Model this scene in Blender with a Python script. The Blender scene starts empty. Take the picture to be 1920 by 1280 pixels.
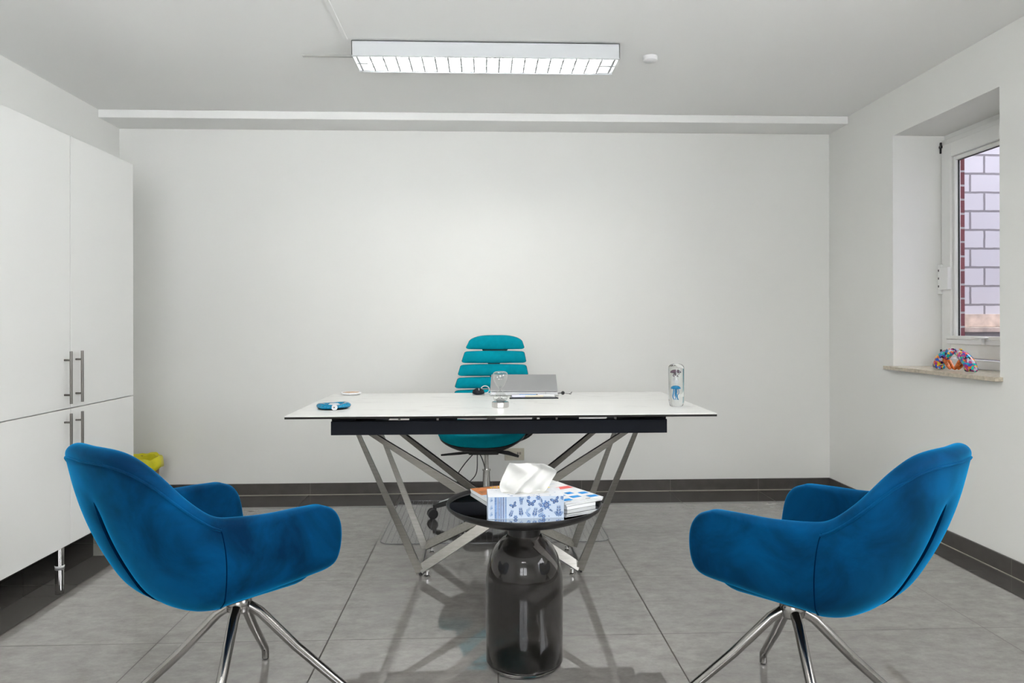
import bpy, bmesh, math, random
from mathutils import Vector, Matrix
random.seed(7)
PI = math.pi
SC = bpy.context.scene
COL = SC.collection
R = math.radians

# ------------------------------------------------------------------ camera
cam = bpy.data.cameras.new('camera')
cam_ob = bpy.data.objects.new('camera', cam)
COL.objects.link(cam_ob)
cam.sensor_width = 36.0
cam.lens = 1344.15 / 1920 * 36.0
cam.shift_y = -32.157 / 1920
cam.clip_start = 0.02
cam_ob.location = (0, 0, 1.1239)
cam_ob.rotation_euler = (Matrix.Rotation(-0.0387, 3, 'Z') @ Matrix.Rotation(PI / 2, 3, 'X')
                         @ Matrix.Rotation(-0.0021, 3, 'Z')).to_euler()
SC.camera = cam_ob

# ------------------------------------------------------------------ world, lights, exposure
w = bpy.data.worlds.new('daylight')
SC.world = w
w.use_nodes = True
# overcast sky above the horizon, stronger glow added below it to lift the ceiling
_nt = w.node_tree
_tc = _nt.nodes.new('ShaderNodeTexCoord')
_sp = _nt.nodes.new('ShaderNodeSeparateXYZ')
_nt.links.new(_tc.outputs['Generated'], _sp.inputs[0])
_mr = _nt.nodes.new('ShaderNodeMapRange')
_mr.inputs[1].default_value, _mr.inputs[2].default_value = -0.05, 0.05
_mr.inputs[3].default_value, _mr.inputs[4].default_value = 21.0, 12.0
_nt.links.new(_sp.outputs[2], _mr.inputs[0])
_nt.links.new(_mr.outputs[0], _nt.nodes['Background'].inputs[1])
_nt.nodes['Background'].inputs[0].default_value = (0.95, 0.97, 1.0, 1)
SC.view_settings.view_transform = 'Standard'
SC.view_settings.look = 'None'
SC.view_settings.gamma = 1.0
SC.view_settings.use_curve_mapping = False
SC.view_settings.exposure = 0.16


TUBE = 90.0          # emission of the lit fluorescent tubes in every ceiling lamp

# ------------------------------------------------------------------ materials
def nodes(name):
    m = bpy.data.materials.new(name)
    m.use_nodes = True
    nt = m.node_tree
    return m, nt, nt.nodes['Principled BSDF']


def mat(name, col, rough=0.5, metal=0.0, var=0.06, scale=8.0, bump=0.0, bscale=200.0, **kw):
    """principled surface with a soft procedural colour variation and optional bump"""
    m, nt, b = nodes(name)
    n = nt.nodes.new('ShaderNodeTexNoise')
    tc = nt.nodes.new('ShaderNodeTexCoord')
    nt.links.new(tc.outputs['Object'], n.inputs['Vector'])
    n.inputs['Scale'].default_value = scale
    n.inputs['Detail'].default_value = 3
    r = nt.nodes.new('ShaderNodeValToRGB')
    c0 = [max(0, c * (1 - var)) for c in col[:3]] + [1]
    c1 = [min(1, c * (1 + var)) for c in col[:3]] + [1]
    r.color_ramp.elements[0].position = 0.3
    r.color_ramp.elements[1].position = 0.7
    r.color_ramp.elements[0].color = c0
    r.color_ramp.elements[1].color = c1
    nt.links.new(n.outputs['Fac'], r.inputs['Fac'])
    nt.links.new(r.outputs['Color'], b.inputs['Base Color'])
    b.inputs['Roughness'].default_value = rough
    b.inputs['Metallic'].default_value = metal
    for k, v in kw.items():
        b.inputs[k.replace('_', ' ')].default_value = v
    if bump:
        n2 = nt.nodes.new('ShaderNodeTexNoise')
        nt.links.new(tc.outputs['Object'], n2.inputs['Vector'])
        n2.inputs['Scale'].default_value = bscale
        bp = nt.nodes.new('ShaderNodeBump')
        bp.inputs['Strength'].default_value = bump
        bp.inputs['Distance'].default_value = 0.002
        nt.links.new(n2.outputs['Fac'], bp.inputs['Height'])
        nt.links.new(bp.outputs['Normal'], b.inputs['Normal'])
    return m


def emit(name, col, s):
    m, nt, b = nodes(name)
    b.inputs['Base Color'].default_value = (*col, 1)
    b.inputs['Emission Color'].default_value = (*col, 1)
    b.inputs['Emission Strength'].default_value = s
    return m


def glass(name, col=(1, 1, 1), rough=0.0, ior=1.45):
    m, nt, b = nodes(name)
    b.inputs['Base Color'].default_value = (*col, 1)
    b.inputs['Roughness'].default_value = rough
    b.inputs['IOR'].default_value = ior
    b.inputs['Transmission Weight'].default_value = 1.0
    return m


def thin_glass(name, tint=(1, 1, 1), gloss=0.04, rough=0.02, power=5.0):
    m = bpy.data.materials.new(name)
    m.use_nodes = True
    nt = m.node_tree
    nt.nodes.clear()
    o = nt.nodes.new('ShaderNodeOutputMaterial')
    t = nt.nodes.new('ShaderNodeBsdfTransparent')
    t.inputs[0].default_value = (*tint, 1)
    g = nt.nodes.new('ShaderNodeBsdfGlossy')
    g.inputs['Roughness'].default_value = rough
    fr = nt.nodes.new('ShaderNodeLayerWeight')
    pw = M(nt, 'POWER', fr.outputs['Facing'], power)
    mx = nt.nodes.new('ShaderNodeMixShader')
    nt.links.new(M(nt, 'ADD', M(nt, 'MULTIPLY', pw, 0.9), gloss), mx.inputs[0])
    nt.links.new(t.outputs[0], mx.inputs[1])
    nt.links.new(g.outputs[0], mx.inputs[2])
    nt.links.new(mx.outputs[0], o.inputs[0])
    return m


def M(nt, op, a, b=None, c=None):
    n = nt.nodes.new('ShaderNodeMath')
    n.operation = op
    for i, v in enumerate((a, b, c)):
        if v is None:
            continue
        if isinstance(v, (int, float)):
            n.inputs[i].default_value = v
        else:
            nt.links.new(v, n.inputs[i])
    return n.outputs[0]


def mix(nt, fac, a, b):
    n = nt.nodes.new('ShaderNodeMix')
    n.data_type = 'RGBA'
    for s, v in ((n.inputs[0], fac), (n.inputs[6], a), (n.inputs[7], b)):
        if isinstance(v, (int, float)):
            s.default_value = v
        elif isinstance(v, tuple):
            s.default_value = (*v, 1) if len(v) == 3 else v
        else:
            nt.links.new(v, s)
    return n.outputs[2]


def floor_mat():
    m, nt, b = nodes('grey_porcelain_tiles')
    tc = nt.nodes.new('ShaderNodeTexCoord')
    sp = nt.nodes.new('ShaderNodeSeparateXYZ')
    nt.links.new(tc.outputs['Object'], sp.inputs[0])
    X, Y = sp.outputs[0], sp.outputs[1]

    def line(co, off):
        d = M(nt, 'PINGPONG', M(nt, 'SUBTRACT', co, off), 0.3)
        return M(nt, 'LESS_THAN', d, 0.0021)
    gr = M(nt, 'MAXIMUM', line(X, 0.042), line(Y, 4.379))
    # dark border tiles along the walls
    bd = M(nt, 'MAXIMUM', M(nt, 'GREATER_THAN', X, 2.196), M(nt, 'GREATER_THAN', Y, 4.437))
    bd = M(nt, 'MAXIMUM', bd, M(nt, 'LESS_THAN', X, -1.753))
    ed = M(nt, 'MINIMUM', M(nt, 'ABSOLUTE', M(nt, 'SUBTRACT', X, 2.196)), M(nt, 'ABSOLUTE', M(nt, 'ADD', X, 1.753)))
    ed = M(nt, 'LESS_THAN', ed, 0.002)
    gr = M(nt, 'MAXIMUM', gr, ed)
    # streaky stone
    mp = nt.nodes.new('ShaderNodeMapping')
    mp.inputs['Scale'].default_value = (6.5, 11, 1)
    nt.links.new(tc.outputs['Object'], mp.inputs[0])
    n = nt.nodes.new('ShaderNodeTexNoise')
    n.inputs['Scale'].default_value = 1.5
    n.inputs['Detail'].default_value = 8
    n.inputs['Roughness'].default_value = 0.80
    nt.links.new(mp.outputs[0], n.inputs['Vector'])
    # each tile shifts the pattern a little
    wn = nt.nodes.new('ShaderNodeTexWhiteNoise')
    cx = nt.nodes.new('ShaderNodeCombineXYZ')
    nt.links.new(M(nt, 'FLOOR', M(nt, 'DIVIDE', M(nt, 'SUBTRACT', X, 0.042), 0.6)), cx.inputs[0])
    nt.links.new(M(nt, 'FLOOR', M(nt, 'DIVIDE', M(nt, 'SUBTRACT', Y, 4.379), 0.6)), cx.inputs[1])
    nt.links.new(cx.outputs[0], wn.inputs['Vector'])
    f = M(nt, 'ADD', n.outputs['Fac'], M(nt, 'MULTIPLY', M(nt, 'SUBTRACT', wn.outputs['Value'], 0.5), 0.06))
    r = nt.nodes.new('ShaderNodeValToRGB')
    r.color_ramp.elements[0].position = 0.34
    r.color_ramp.elements[1].position = 0.68
    r.color_ramp.elements[0].color = (0.165, 0.157, 0.147, 1)
    r.color_ramp.elements[1].color = (0.255, 0.245, 0.231, 1)
    nt.links.new(f, r.inputs['Fac'])
    dk = nt.nodes.new('ShaderNodeValToRGB')
    dk.color_ramp.elements[0].position = 0.34
    dk.color_ramp.elements[1].position = 0.7
    dk.color_ramp.elements[0].color = (0.045, 0.042, 0.040, 1)
    dk.color_ramp.elements[1].color = (0.095, 0.088, 0.082, 1)
    nt.links.new(f, dk.inputs['Fac'])
    c = mix(nt, bd, r.outputs[0], dk.outputs[0])
    c = mix(nt, gr, c, (0.040, 0.034, 0.028))
    nt.links.new(c, b.inputs['Base Color'])
    rr = M(nt, 'ADD', M(nt, 'MULTIPLY', n.outputs['Fac'], 0.025), 0.002)
    rr = M(nt, 'ADD', rr, M(nt, 'MULTIPLY', gr, 0.5))
    nt.links.new(rr, b.inputs['Roughness'])
    b.inputs['IOR'].default_value = 2.25
    nt.links.new(M(nt, 'SUBTRACT', 0.5, M(nt, 'MULTIPLY', gr, 0.42)), b.inputs['Specular IOR Level'])
    return m


def skirt_mat():
    m, nt, b = nodes('dark_tile_skirting')
    tc = nt.nodes.new('ShaderNodeTexCoord')
    sp = nt.nodes.new('ShaderNodeSeparateXYZ')
    nt.links.new(tc.outputs['Object'], sp.inputs[0])
    a = M(nt, 'ADD', sp.outputs[0], sp.outputs[1])
    d = M(nt, 'PINGPONG', M(nt, 'SUBTRACT', a, 0.042 + 4.79), 0.3)
    g = M(nt, 'LESS_THAN', d, 0.0018)
    lo = M(nt, 'LESS_THAN', sp.outputs[2], 0.004)
    n = nt.nodes.new('ShaderNodeTexNoise')
    n.inputs['Scale'].default_value = 14
    n.inputs['Detail'].default_value = 8
    nt.links.new(tc.outputs['Object'], n.inputs['Vector'])
    r = nt.nodes.new('ShaderNodeValToRGB')
    r.color_ramp.elements[0].color = (0.038, 0.034, 0.031, 1)
    r.color_ramp.elements[1].color = (0.095, 0.085, 0.078, 1)
    nt.links.new(n.outputs['Fac'], r.inputs['Fac'])
    c = mix(nt, M(nt, 'MULTIPLY', g, 0.5), r.outputs[0], (0.25, 0.23, 0.2))
    c = mix(nt, lo, c, (0.50, 0.47, 0.40))
    nt.links.new(c, b.inputs['Base Color'])
    b.inputs['Roughness'].default_value = 0.32
    return m


def velvet():
    m, nt, b = nodes('blue_velvet')
    tc = nt.nodes.new('ShaderNodeTexCoord')
    n = nt.nodes.new('ShaderNodeTexNoise')
    n.inputs['Scale'].default_value = 5.5
    n.inputs['Detail'].default_value = 5
    n.inputs['Roughness'].default_value = 0.55
    n.inputs['Distortion'].default_value = 0.6
    nt.links.new(tc.outputs['Object'], n.inputs['Vector'])
    r = nt.nodes.new('ShaderNodeValToRGB')
    r.color_ramp.elements[0].position = 0.36
    r.color_ramp.elements[1].position = 0.66
    r.color_ramp.elements[0].color = (0.000, 0.014, 0.045, 1)
    r.color_ramp.elements[1].color = (0.000, 0.048, 0.140, 1)
    nt.links.new(n.outputs['Fac'], r.inputs['Fac'])
    nt.links.new(r.outputs[0], b.inputs['Base Color'])
    b.inputs['Roughness'].default_value = 0.75
    b.inputs['Specular IOR Level'].default_value = 0.05
    b.inputs['Sheen Weight'].default_value = 0.65
    b.inputs['Sheen Roughness'].default_value = 0.35
    b.inputs['Sheen Tint'].default_value = (0.0, 0.40, 0.85, 1)
    n2 = nt.nodes.new('ShaderNodeTexNoise')
    n2.inputs['Scale'].default_value = 900
    nt.links.new(tc.outputs['Object'], n2.inputs['Vector'])
    bp = nt.nodes.new('ShaderNodeBump')
    bp.inputs['Strength'].default_value = 0.15
    bp.inputs['Distance'].default_value = 0.001
    nt.links.new(n2.outputs['Fac'], bp.inputs['Height'])
    nt.links.new(bp.outputs[0], b.inputs['Normal'])
    return m


def brushed(name, col, rough=0.3, axis=0):
    m, nt, b = nodes(name)
    tc = nt.nodes.new('ShaderNodeTexCoord')
    mp = nt.nodes.new('ShaderNodeMapping')
    sc = [140, 140, 140]
    sc[axis] = 4
    mp.inputs['Scale'].default_value = sc
    nt.links.new(tc.outputs['Object'], mp.inputs[0])
    n = nt.nodes.new('ShaderNodeTexNoise')
    n.inputs['Scale'].default_value = 1
    nt.links.new(mp.outputs[0], n.inputs['Vector'])
    r = nt.nodes.new('ShaderNodeValToRGB')
    r.color_ramp.elements[0].color = (*[c * .75 for c in col], 1)
    r.color_ramp.elements[1].color = (*[min(1, c * 1.2) for c in col], 1)
    nt.links.new(n.outputs['Fac'], r.inputs['Fac'])
    nt.links.new(r.outputs[0], b.inputs['Base Color'])
    b.inputs['Metallic'].default_value = 1
    b.inputs['Roughness'].default_value = rough
    return m


def marble():
    m, nt, b = nodes('white_ceramic_marble')
    tc = nt.nodes.new('ShaderNodeTexCoord')
    mp = nt.nodes.new('ShaderNodeMapping')
    mp.inputs['Rotation'].default_value = (0, 0, 0.5)
    mp.inputs['Scale'].default_value = (1.0, 2.6, 1)
    nt.links.new(tc.outputs['Object'], mp.inputs[0])
    n = nt.nodes.new('ShaderNodeTexNoise')
    n.inputs['Scale'].default_value = 1.7
    n.inputs['Detail'].default_value = 5
    n.inputs['Distortion'].default_value = 0.8
    nt.links.new(mp.outputs[0], n.inputs['Vector'])
    v = M(nt, 'ABSOLUTE', M(nt, 'SUBTRACT', n.outputs['Fac'], 0.52))
    r = nt.nodes.new('ShaderNodeValToRGB')
    r.color_ramp.elements[0].position = 0.0
    r.color_ramp.elements[1].position = 0.02
    r.color_ramp.elements[0].color = (0.66, 0.655, 0.64, 1)
    r.color_ramp.elements[1].color = (0.74, 0.74, 0.72, 1)
    nt.links.new(v, r.inputs['Fac'])
    nt.links.new(r.outputs[0], b.inputs['Base Color'])
    b.inputs['Roughness'].default_value = 0.35
    return m


def brick_mat(name, c1, c2, mortar, bw, bh, ms, yaxis, offz=0.0, offu=0.0, dirt=0.0):
    m, nt, b = nodes(name)
    tc = nt.nodes.new('ShaderNodeTexCoord')
    sp = nt.nodes.new('ShaderNodeSeparateXYZ')
    nt.links.new(tc.outputs['Object'], sp.inputs[0])
    cx = nt.nodes.new('ShaderNodeCombineXYZ')
    nt.links.new(M(nt, 'ADD', sp.outputs[yaxis], offu), cx.inputs[0])
    nt.links.new(M(nt, 'ADD', sp.outputs[2], offz), cx.inputs[1])
    # rough mortar edges
    n = nt.nodes.new('ShaderNodeTexNoise')
    n.inputs['Scale'].default_value = 22
    nt.links.new(tc.outputs['Object'], n.inputs['Vector'])
    va = nt.nodes.new('ShaderNodeVectorMath')
    va.operation = 'MULTIPLY_ADD'
    nt.links.new(n.outputs['Color'], va.inputs[0])
    va.inputs[1].default_value = (0.006, 0.006, 0)
    nt.links.new(cx.outputs[0], va.inputs[2])
    br = nt.nodes.new('ShaderNodeTexBrick')
    nt.links.new(va.outputs[0], br.inputs['Vector'])
    br.inputs['Color1'].default_value = (*c1, 1)
    br.inputs['Color2'].default_value = (*c2, 1)
    br.inputs['Mortar'].default_value = (*mortar, 1)
    br.inputs['Scale'].default_value = 1
    br.inputs['Mortar Size'].default_value = ms
    br.inputs['Brick Width'].default_value = bw
    br.inputs['Row Height'].default_value = bh
    br.offset = 0.4
    nt.links.new(br.outputs['Color'], b.inputs['Base Color'])
    b.inputs['Roughness'].default_value = 0.85
    bp = nt.nodes.new('ShaderNodeBump')
    bp.invert = True
    bp.inputs['Distance'].default_value = 0.008
    nt.links.new(br.outputs['Fac'], bp.inputs['Height'])
    nt.links.new(bp.outputs[0], b.inputs['Normal'])
    return m


def graffiti(name, seed):
    m, nt, b = nodes(name)
    tc = nt.nodes.new('ShaderNodeTexCoord')
    mp = nt.nodes.new('ShaderNodeMapping')
    mp.inputs['Location'].default_value = (seed, seed * .7, 0)
    nt.links.new(tc.outputs['Object'], mp.inputs[0])
    n = nt.nodes.new('ShaderNodeTexNoise')
    n.inputs['Scale'].default_value = 26
    n.inputs['Distortion'].default_value = 2.2
    nt.links.new(mp.outputs[0], n.inputs['Vector'])
    vo = nt.nodes.new('ShaderNodeTexVoronoi')
    vo.inputs['Scale'].default_value = 75
    va = nt.nodes.new('ShaderNodeVectorMath')
    va.operation = 'MULTIPLY_ADD'
    nt.links.new(n.outputs['Color'], va.inputs[0])
    va.inputs[1].default_value = (0.03, 0.03, 0.03)
    nt.links.new(mp.outputs[0], va.inputs[2])
    nt.links.new(va.outputs[0], vo.inputs['Vector'])
    s = nt.nodes.new('ShaderNodeSeparateColor')
    nt.links.new(vo.outputs['Color'], s.inputs[0])
    r = nt.nodes.new('ShaderNodeValToRGB')
    r.color_ramp.interpolation = 'CONSTANT'
    cols = [(0.02, 0.01, 0.03), (0.01, 0.08, 0.42), (0.0, 0.25, 0.48), (0.5, 0.48, 0.58), (0.35, 0.02, 0.15),
            (0.0, 0.40, 0.33), (0.75, 0.16, 0.01), (0.75, 0.50, 0.02), (0.40, 0.04, 0.20), (0.04, 0.02, 0.20)]
    e = r.color_ramp.elements
    e[0].color = (*cols[0], 1)
    e[1].position = 0.1
    e[1].color = (*cols[1], 1)
    for i in range(2, 10):
        k = e.new(i * 0.1)
        k.color = (*cols[i], 1)
    nt.links.new(s.outputs[0], r.inputs['Fac'])
    nt.links.new(r.outputs[0], b.inputs['Base Color'])
    b.inputs['Roughness'].default_value = 0.08
    return m


MT = {}
MT['wall'] = mat('white_wall_paint', (0.84, 0.84, 0.812), 0.9, var=0.012, scale=1.5, bump=0.06, bscale=350)
MT['ceiling'] = mat('white_ceiling_paint', (0.93, 0.93, 0.915), 0.95, var=0.01, scale=1.2, bump=0.05, bscale=300)
MT['floor'] = floor_mat()
MT['skirt'] = skirt_mat()
MT['cabinet'] = mat('white_laminate', (0.80, 0.80, 0.78), 0.45, var=0.01, scale=3)
MT['dark_gap'] = mat('dark_plinth', (0.02, 0.018, 0.016), 0.6)
MT['steel'] = brushed('brushed_steel_vertical', (0.20, 0.19, 0.175), 0.35, 2)
MT['steel_desk'] = brushed('brushed_steel_desk', (0.27, 0.26, 0.24), 0.28, 0)
MT['chrome'] = mat('polished_chrome', (0.62, 0.61, 0.60), 0.12, 1.0, var=0.03)
MT['steel_leg'] = mat('satin_steel', (0.30, 0.29, 0.28), 0.20, 1.0, var=0.04)
MT['velvet'] = velvet()
MT['velvet_dark'] = mat('dark_seam_thread', (0.0, 0.010, 0.035), 1.0, Specular_IOR_Level=0.0)
MT['marble'] = marble()
MT['black_edge'] = mat('black_tabletop_core', (0.012, 0.011, 0.010), 0.7, Specular_IOR_Level=0.2)
MT['apron'] = mat('navy_black_lacquer', (0.004, 0.006, 0.011), 0.6, var=0.1, Specular_IOR_Level=0.2)
MT['black'] = mat('black_plastic', (0.012, 0.012, 0.013), 0.45, var=0.15, bump=0.1)
MT['black_satin'] = mat('black_satin_metal', (0.008, 0.0075, 0.0075), 0.34, var=0.1, scale=20)
MT['teal'] = mat('teal_fabric', (0.0, 0.24, 0.31), 0.95, var=0.08, scale=30, bump=0.25, bscale=1400,
                 Specular_IOR_Level=0.1)
MT['white_plastic'] = mat('white_plastic', (0.82, 0.82, 0.82), 0.35, var=0.01)
MT['pvc'] = mat('white_window_pvc', (0.82, 0.82, 0.80), 0.3, var=0.01)
MT['lamp_metal'] = mat('white_lamp_housing', (0.62, 0.64, 0.65), 0.45, var=0.01)
MT['duct'] = mat('grey_white_duct', (0.52, 0.52, 0.50), 0.6)
MT['reflector'] = mat('glossy_louvre_aluminium', (0.42, 0.43, 0.45), 0.22, 1.0, var=0.02)
MT['tube_desk'] = emit('lit_fluorescent_tube_by_desk', (1.0, 0.985, 0.945), TUBE * 0.62)
MT['tube'] = emit('fill_lamp_tube', (1.0, 0.985, 0.945), TUBE)  # tubes of the added out-of-view fill lamps
MT['sill'] = mat('beige_stone_sill', (0.50, 0.44, 0.35), 0.25, var=0.18, scale=60)
MT['smoke'] = glass('smoked_glass', (0.40, 0.39, 0.39), 0.0, 1.32)
MT['clear'] = glass('clear_glass', (0.98, 1.0, 0.99), 0.0, 1.45)
MT['pane'] = thin_glass('window_glass')
MT['bulb_glass'] = thin_glass('thin_bulb_glass', (0.97, 0.985, 0.98), 0.09, 0.03, 2.0)
MT['mirror'] = mat('dark_mirror', (0.62, 0.63, 0.63), 0.015, 1.0, var=0.0)
MT['mat'] = thin_glass('clear_vinyl', (0.985, 0.985, 0.99), gloss=0.10, rough=0.03)
MT['mat_dot'] = mat('vinyl_dimple_grey', (0.10, 0.10, 0.11), 0.4)
MT['brown'] = mat('brown_card', (0.30, 0.17, 0.08), 0.7)
MT['yellow'] = mat('yellow_bag_film', (0.80, 0.74, 0.02), 0.35, var=0.12, scale=14, Transmission_Weight=0.15)
MT['silver'] = mat('silver_laptop_aluminium', (0.34, 0.345, 0.35), 0.42, 0.6, var=0.02)
MT['silver_light'] = mat('pale_silver_plastic', (0.60, 0.61, 0.62), 0.35, 0.1, var=0.02)
MT['paper'] = mat('white_paper', (0.66, 0.67, 0.68), 0.8, var=0.02)
MT['tissue'] = mat('white_tissue', (0.62, 0.62, 0.60), 0.95, var=0.01, bump=0.2, bscale=600)
MT['box_white'] = mat('pale_blue_card', (0.40, 0.47, 0.57), 0.55, var=0.03)
MT['box_top'] = mat('white_card', (0.66, 0.68, 0.72), 0.5, var=0.04, scale=60)
MT['ink'] = mat('blue_print', (0.02, 0.055, 0.17), 0.55, var=0.35, scale=160)
MT['ink_light'] = mat('light_blue_print', (0.12, 0.21, 0.40), 0.55, var=0.3, scale=160)
MT['cyan_ink'] = mat('cyan_print', (0.01, 0.25, 0.65), 0.4)
MT['red_ink'] = mat('coral_print', (0.75, 0.13, 0.12), 0.4)
MT['yellow_ink'] = mat('yellow_print', (0.88, 0.68, 0.02), 0.4)
MT['orange_ink'] = mat('orange_brown_photo', (0.42, 0.15, 0.05), 0.4, var=0.5, scale=40)
MT['red_brick'] = brick_mat('red_brick', (0.20, 0.035, 0.05), (0.15, 0.03, 0.045), (0.42, 0.40, 0.42), 0.24, 0.0805, 0.006, 0, 0.02)
MT['white_brick'] = brick_mat('white_sand_lime_brick', (0.62, 0.62, 0.68), (0.57, 0.57, 0.63), (0.24, 0.23, 0.26), 0.25, 0.1285, 0.0075, 0, 0.0305, 0.06)
MT['wood'] = mat('weathered_plank', (0.62, 0.52, 0.45), 0.8, var=0.3, scale=12)
MT['concrete'] = mat('grey_concrete', (0.32, 0.32, 0.33), 0.9, var=0.15)
MT['blue_resin'] = mat('blue_glitter_resin', (0.0, 0.17, 0.32), 0.12, var=0.55, scale=220)
MT['light_wood'] = mat('olive_wood', (0.48, 0.28, 0.12), 0.4, var=0.3, scale=30)
MT['beige'] = mat('beige_socket_plastic', (0.55, 0.52, 0.43), 0.4)
MT['cream'] = mat('cream_pen', (0.78, 0.72, 0.58), 0.35)
MT['lilac'] = mat('lilac_white_pen', (0.72, 0.72, 0.88), 0.35)
MT['jelly_blue'] = mat('blue_glass_inlay', (0.0, 0.25, 0.55), 0.2, var=0.3, scale=120)
MT['jelly_plum'] = mat('plum_glass_inlay', (0.07, 0.025, 0.06), 0.2, var=0.5, scale=200)
MT['amber'] = mat('amber_enamel', (0.50, 0.11, 0.02), 0.1, var=0.6, scale=90)
MT['graf1'] = graffiti('painted_enamel_pattern_a', 0.0)
MT['graf2'] = graffiti('painted_enamel_pattern_b', 3.3)
MT['sand'] = mat('silver_sand', (0.30, 0.30, 0.30), 0.6, 0.3)

# ------------------------------------------------------------------ mesh helpers
def tag(o, label=None, cat=None, group=None, kind=None):
    if label: o['label'] = label
    if cat: o['category'] = cat
    if group: o['group'] = group
    if kind: o['kind'] = kind
    return o


def root(name, loc, label, cat, group=None, rz=0.0):
    o = bpy.data.objects.new(name, None)
    o.empty_display_size = 0.1
    o.location = loc
    o.rotation_euler = (0, 0, rz)
    COL.objects.link(o)
    return tag(o, label, cat, group)


def worldloc(o):
    v = Vector((0, 0, 0))
    while o is not None:
        v += o.location
        o = o.parent
    return v


def link(name, bm, mats, parent=None, smooth=True, sub=0, local=False, bevel=0.0, angle=40, solid=0.0):
    """one mesh object from a bmesh drawn in world coordinates (or in the parent's own when local)"""
    bmesh.ops.recalc_face_normals(bm, faces=bm.faces)
    if parent is not None and not local:
        bmesh.ops.translate(bm, verts=bm.verts, vec=-worldloc(parent))
    me = bpy.data.meshes.new(name)
    bm.to_mesh(me)
    bm.free()
    if not isinstance(mats, (list, tuple)):
        mats = [mats]
    for m in mats:
        me.materials.append(m)
    o = bpy.data.objects.new(name, me)
    COL.objects.link(o)
    if parent is not None:
        o.parent = parent
    if solid:
        md = o.modifiers.new('solid', 'SOLIDIFY')
        md.thickness = solid
        md.offset = 0
    if bevel:
        md = o.modifiers.new('bevel', 'BEVEL')
        md.width = bevel
        md.segments = 3
        md.limit_method = 'ANGLE'
        md.angle_limit = R(35)
    if sub:
        md = o.modifiers.new('sub', 'SUBSURF')
        md.levels = sub
        md.render_levels = sub
    if smooth:
        me.polygons.foreach_set('use_smooth', [True] * len(me.polygons))
        if not sub:
            try:
                me.set_sharp_from_angle(angle=R(angle))
            except Exception:
                pass
    return o


def box(bm, x0, x1, y0, y1, z0, z1, mi=0, mtx=None):
    v = [bm.verts.new((x, y, z)) for z in (z0, z1) for y in (y0, y1) for x in (x0, x1)]
    if mtx is not None:
        for q in v:
            q.co = mtx @ q.co
    fs = [(0, 2, 3, 1), (4, 5, 7, 6), (0, 1, 5, 4), (2, 6, 7, 3), (0, 4, 6, 2), (1, 3, 7, 5)]
    for f in fs:
        bm.faces.new([v[i] for i in f]).material_index = mi
    return bm


def bx(*a, **k):
    return box(bmesh.new(), *a, **k)


def tube(bm, pts, rad, seg=12, closed=False, mi=0, caps=True):
    pts = [Vector(p) for p in pts]
    n = len(pts)
    rings = []
    up = None
    for i, p in enumerate(pts):
        if closed:
            d = pts[(i + 1) % n] - pts[i - 1]
        else:
            a, b_ = pts[max(0, i - 1)], pts[min(n - 1, i + 1)]
            d = b_ - a
            if 0 < i < n - 1:
                d = (pts[i] - pts[i - 1]).normalized() + (pts[i + 1] - pts[i]).normalized()
        d.normalize()
        if up is None:
            up = Vector((0, 0, 1)) if abs(d.z) < 0.9 else Vector((1, 0, 0))
        u = d.cross(up)
        u.normalize()
        up = u.cross(d).normalized()
        r = rad[i] if isinstance(rad, (list, tuple)) else rad
        # mitre widening at bends
        rings.append([bm.verts.new(p + (u * math.cos(2 * PI * k / seg) + up * math.sin(2 * PI * k / seg)) * r) for k in range(seg)])
    m = n if closed else n - 1
    for i in range(m):
        A, B = rings[i], rings[(i + 1) % n]
        for k in range(seg):
            bm.faces.new((A[k], A[(k + 1) % seg], B[(k + 1) % seg], B[k])).material_index = mi
    if caps and not closed:
        bm.faces.new(rings[0]).material_index = mi
        bm.faces.new(rings[-1][::-1]).material_index = mi
    return bm


def lathe(bm, prof, c=(0, 0, 0), seg=48, mi=0, axis='z', closed=False):
    """profile of (radius, height); points at radius 0 close the shape"""
    c = Vector(c)
    rings = []
    for r, z in prof:
        if r < 1e-6:
            rings.append([bm.verts.new(c + _ax(0, 0, z, axis))])
        else:
            rings.append([bm.verts.new(c + _ax(r * math.cos(2 * PI * k / seg), r * math.sin(2 * PI * k / seg), z, axis)) for k in range(seg)])
    pr = list(zip(rings, rings[1:]))
    if closed:
        pr.append((rings[-1], rings[0]))
    for A, B in pr:
        for k in range(seg):
            k2 = (k + 1) % seg
            if len(A) == 1 and len(B) == 1:
                continue
            if len(A) == 1:
                f = (A[0], B[k], B[k2])
            elif len(B) == 1:
                f = (A[k], A[k2], B[0])
            else:
                f = (A[k], A[k2], B[k2], B[k])
            bm.faces.new(f).material_index = mi
    return bm


def _ax(a, b, z, axis):
    if axis == 'z': return Vector((a, b, z))
    if axis == 'x': return Vector((z, a, b))
    return Vector((a, z, b))


def grid(bm, P, closeu=False, closev=False, mi=0):
    V = [[bm.verts.new(p) for p in row] for row in P]
    nu, nv = len(V), len(V[0])
    for i in range(nu if closeu else nu - 1):
        for j in range(nv if closev else nv - 1):
            bm.faces.new((V[i][j], V[(i + 1) % nu][j], V[(i + 1) % nu][(j + 1) % nv], V[i][(j + 1) % nv])).material_index = mi
    return V


def loft(bm, sections, mi=0, caps=True):
    V = grid(bm, sections, closev=True, mi=mi)
    if caps:
        bm.faces.new(V[0]).material_index = mi
        bm.faces.new(V[-1][::-1]).material_index = mi
    return bm


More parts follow.
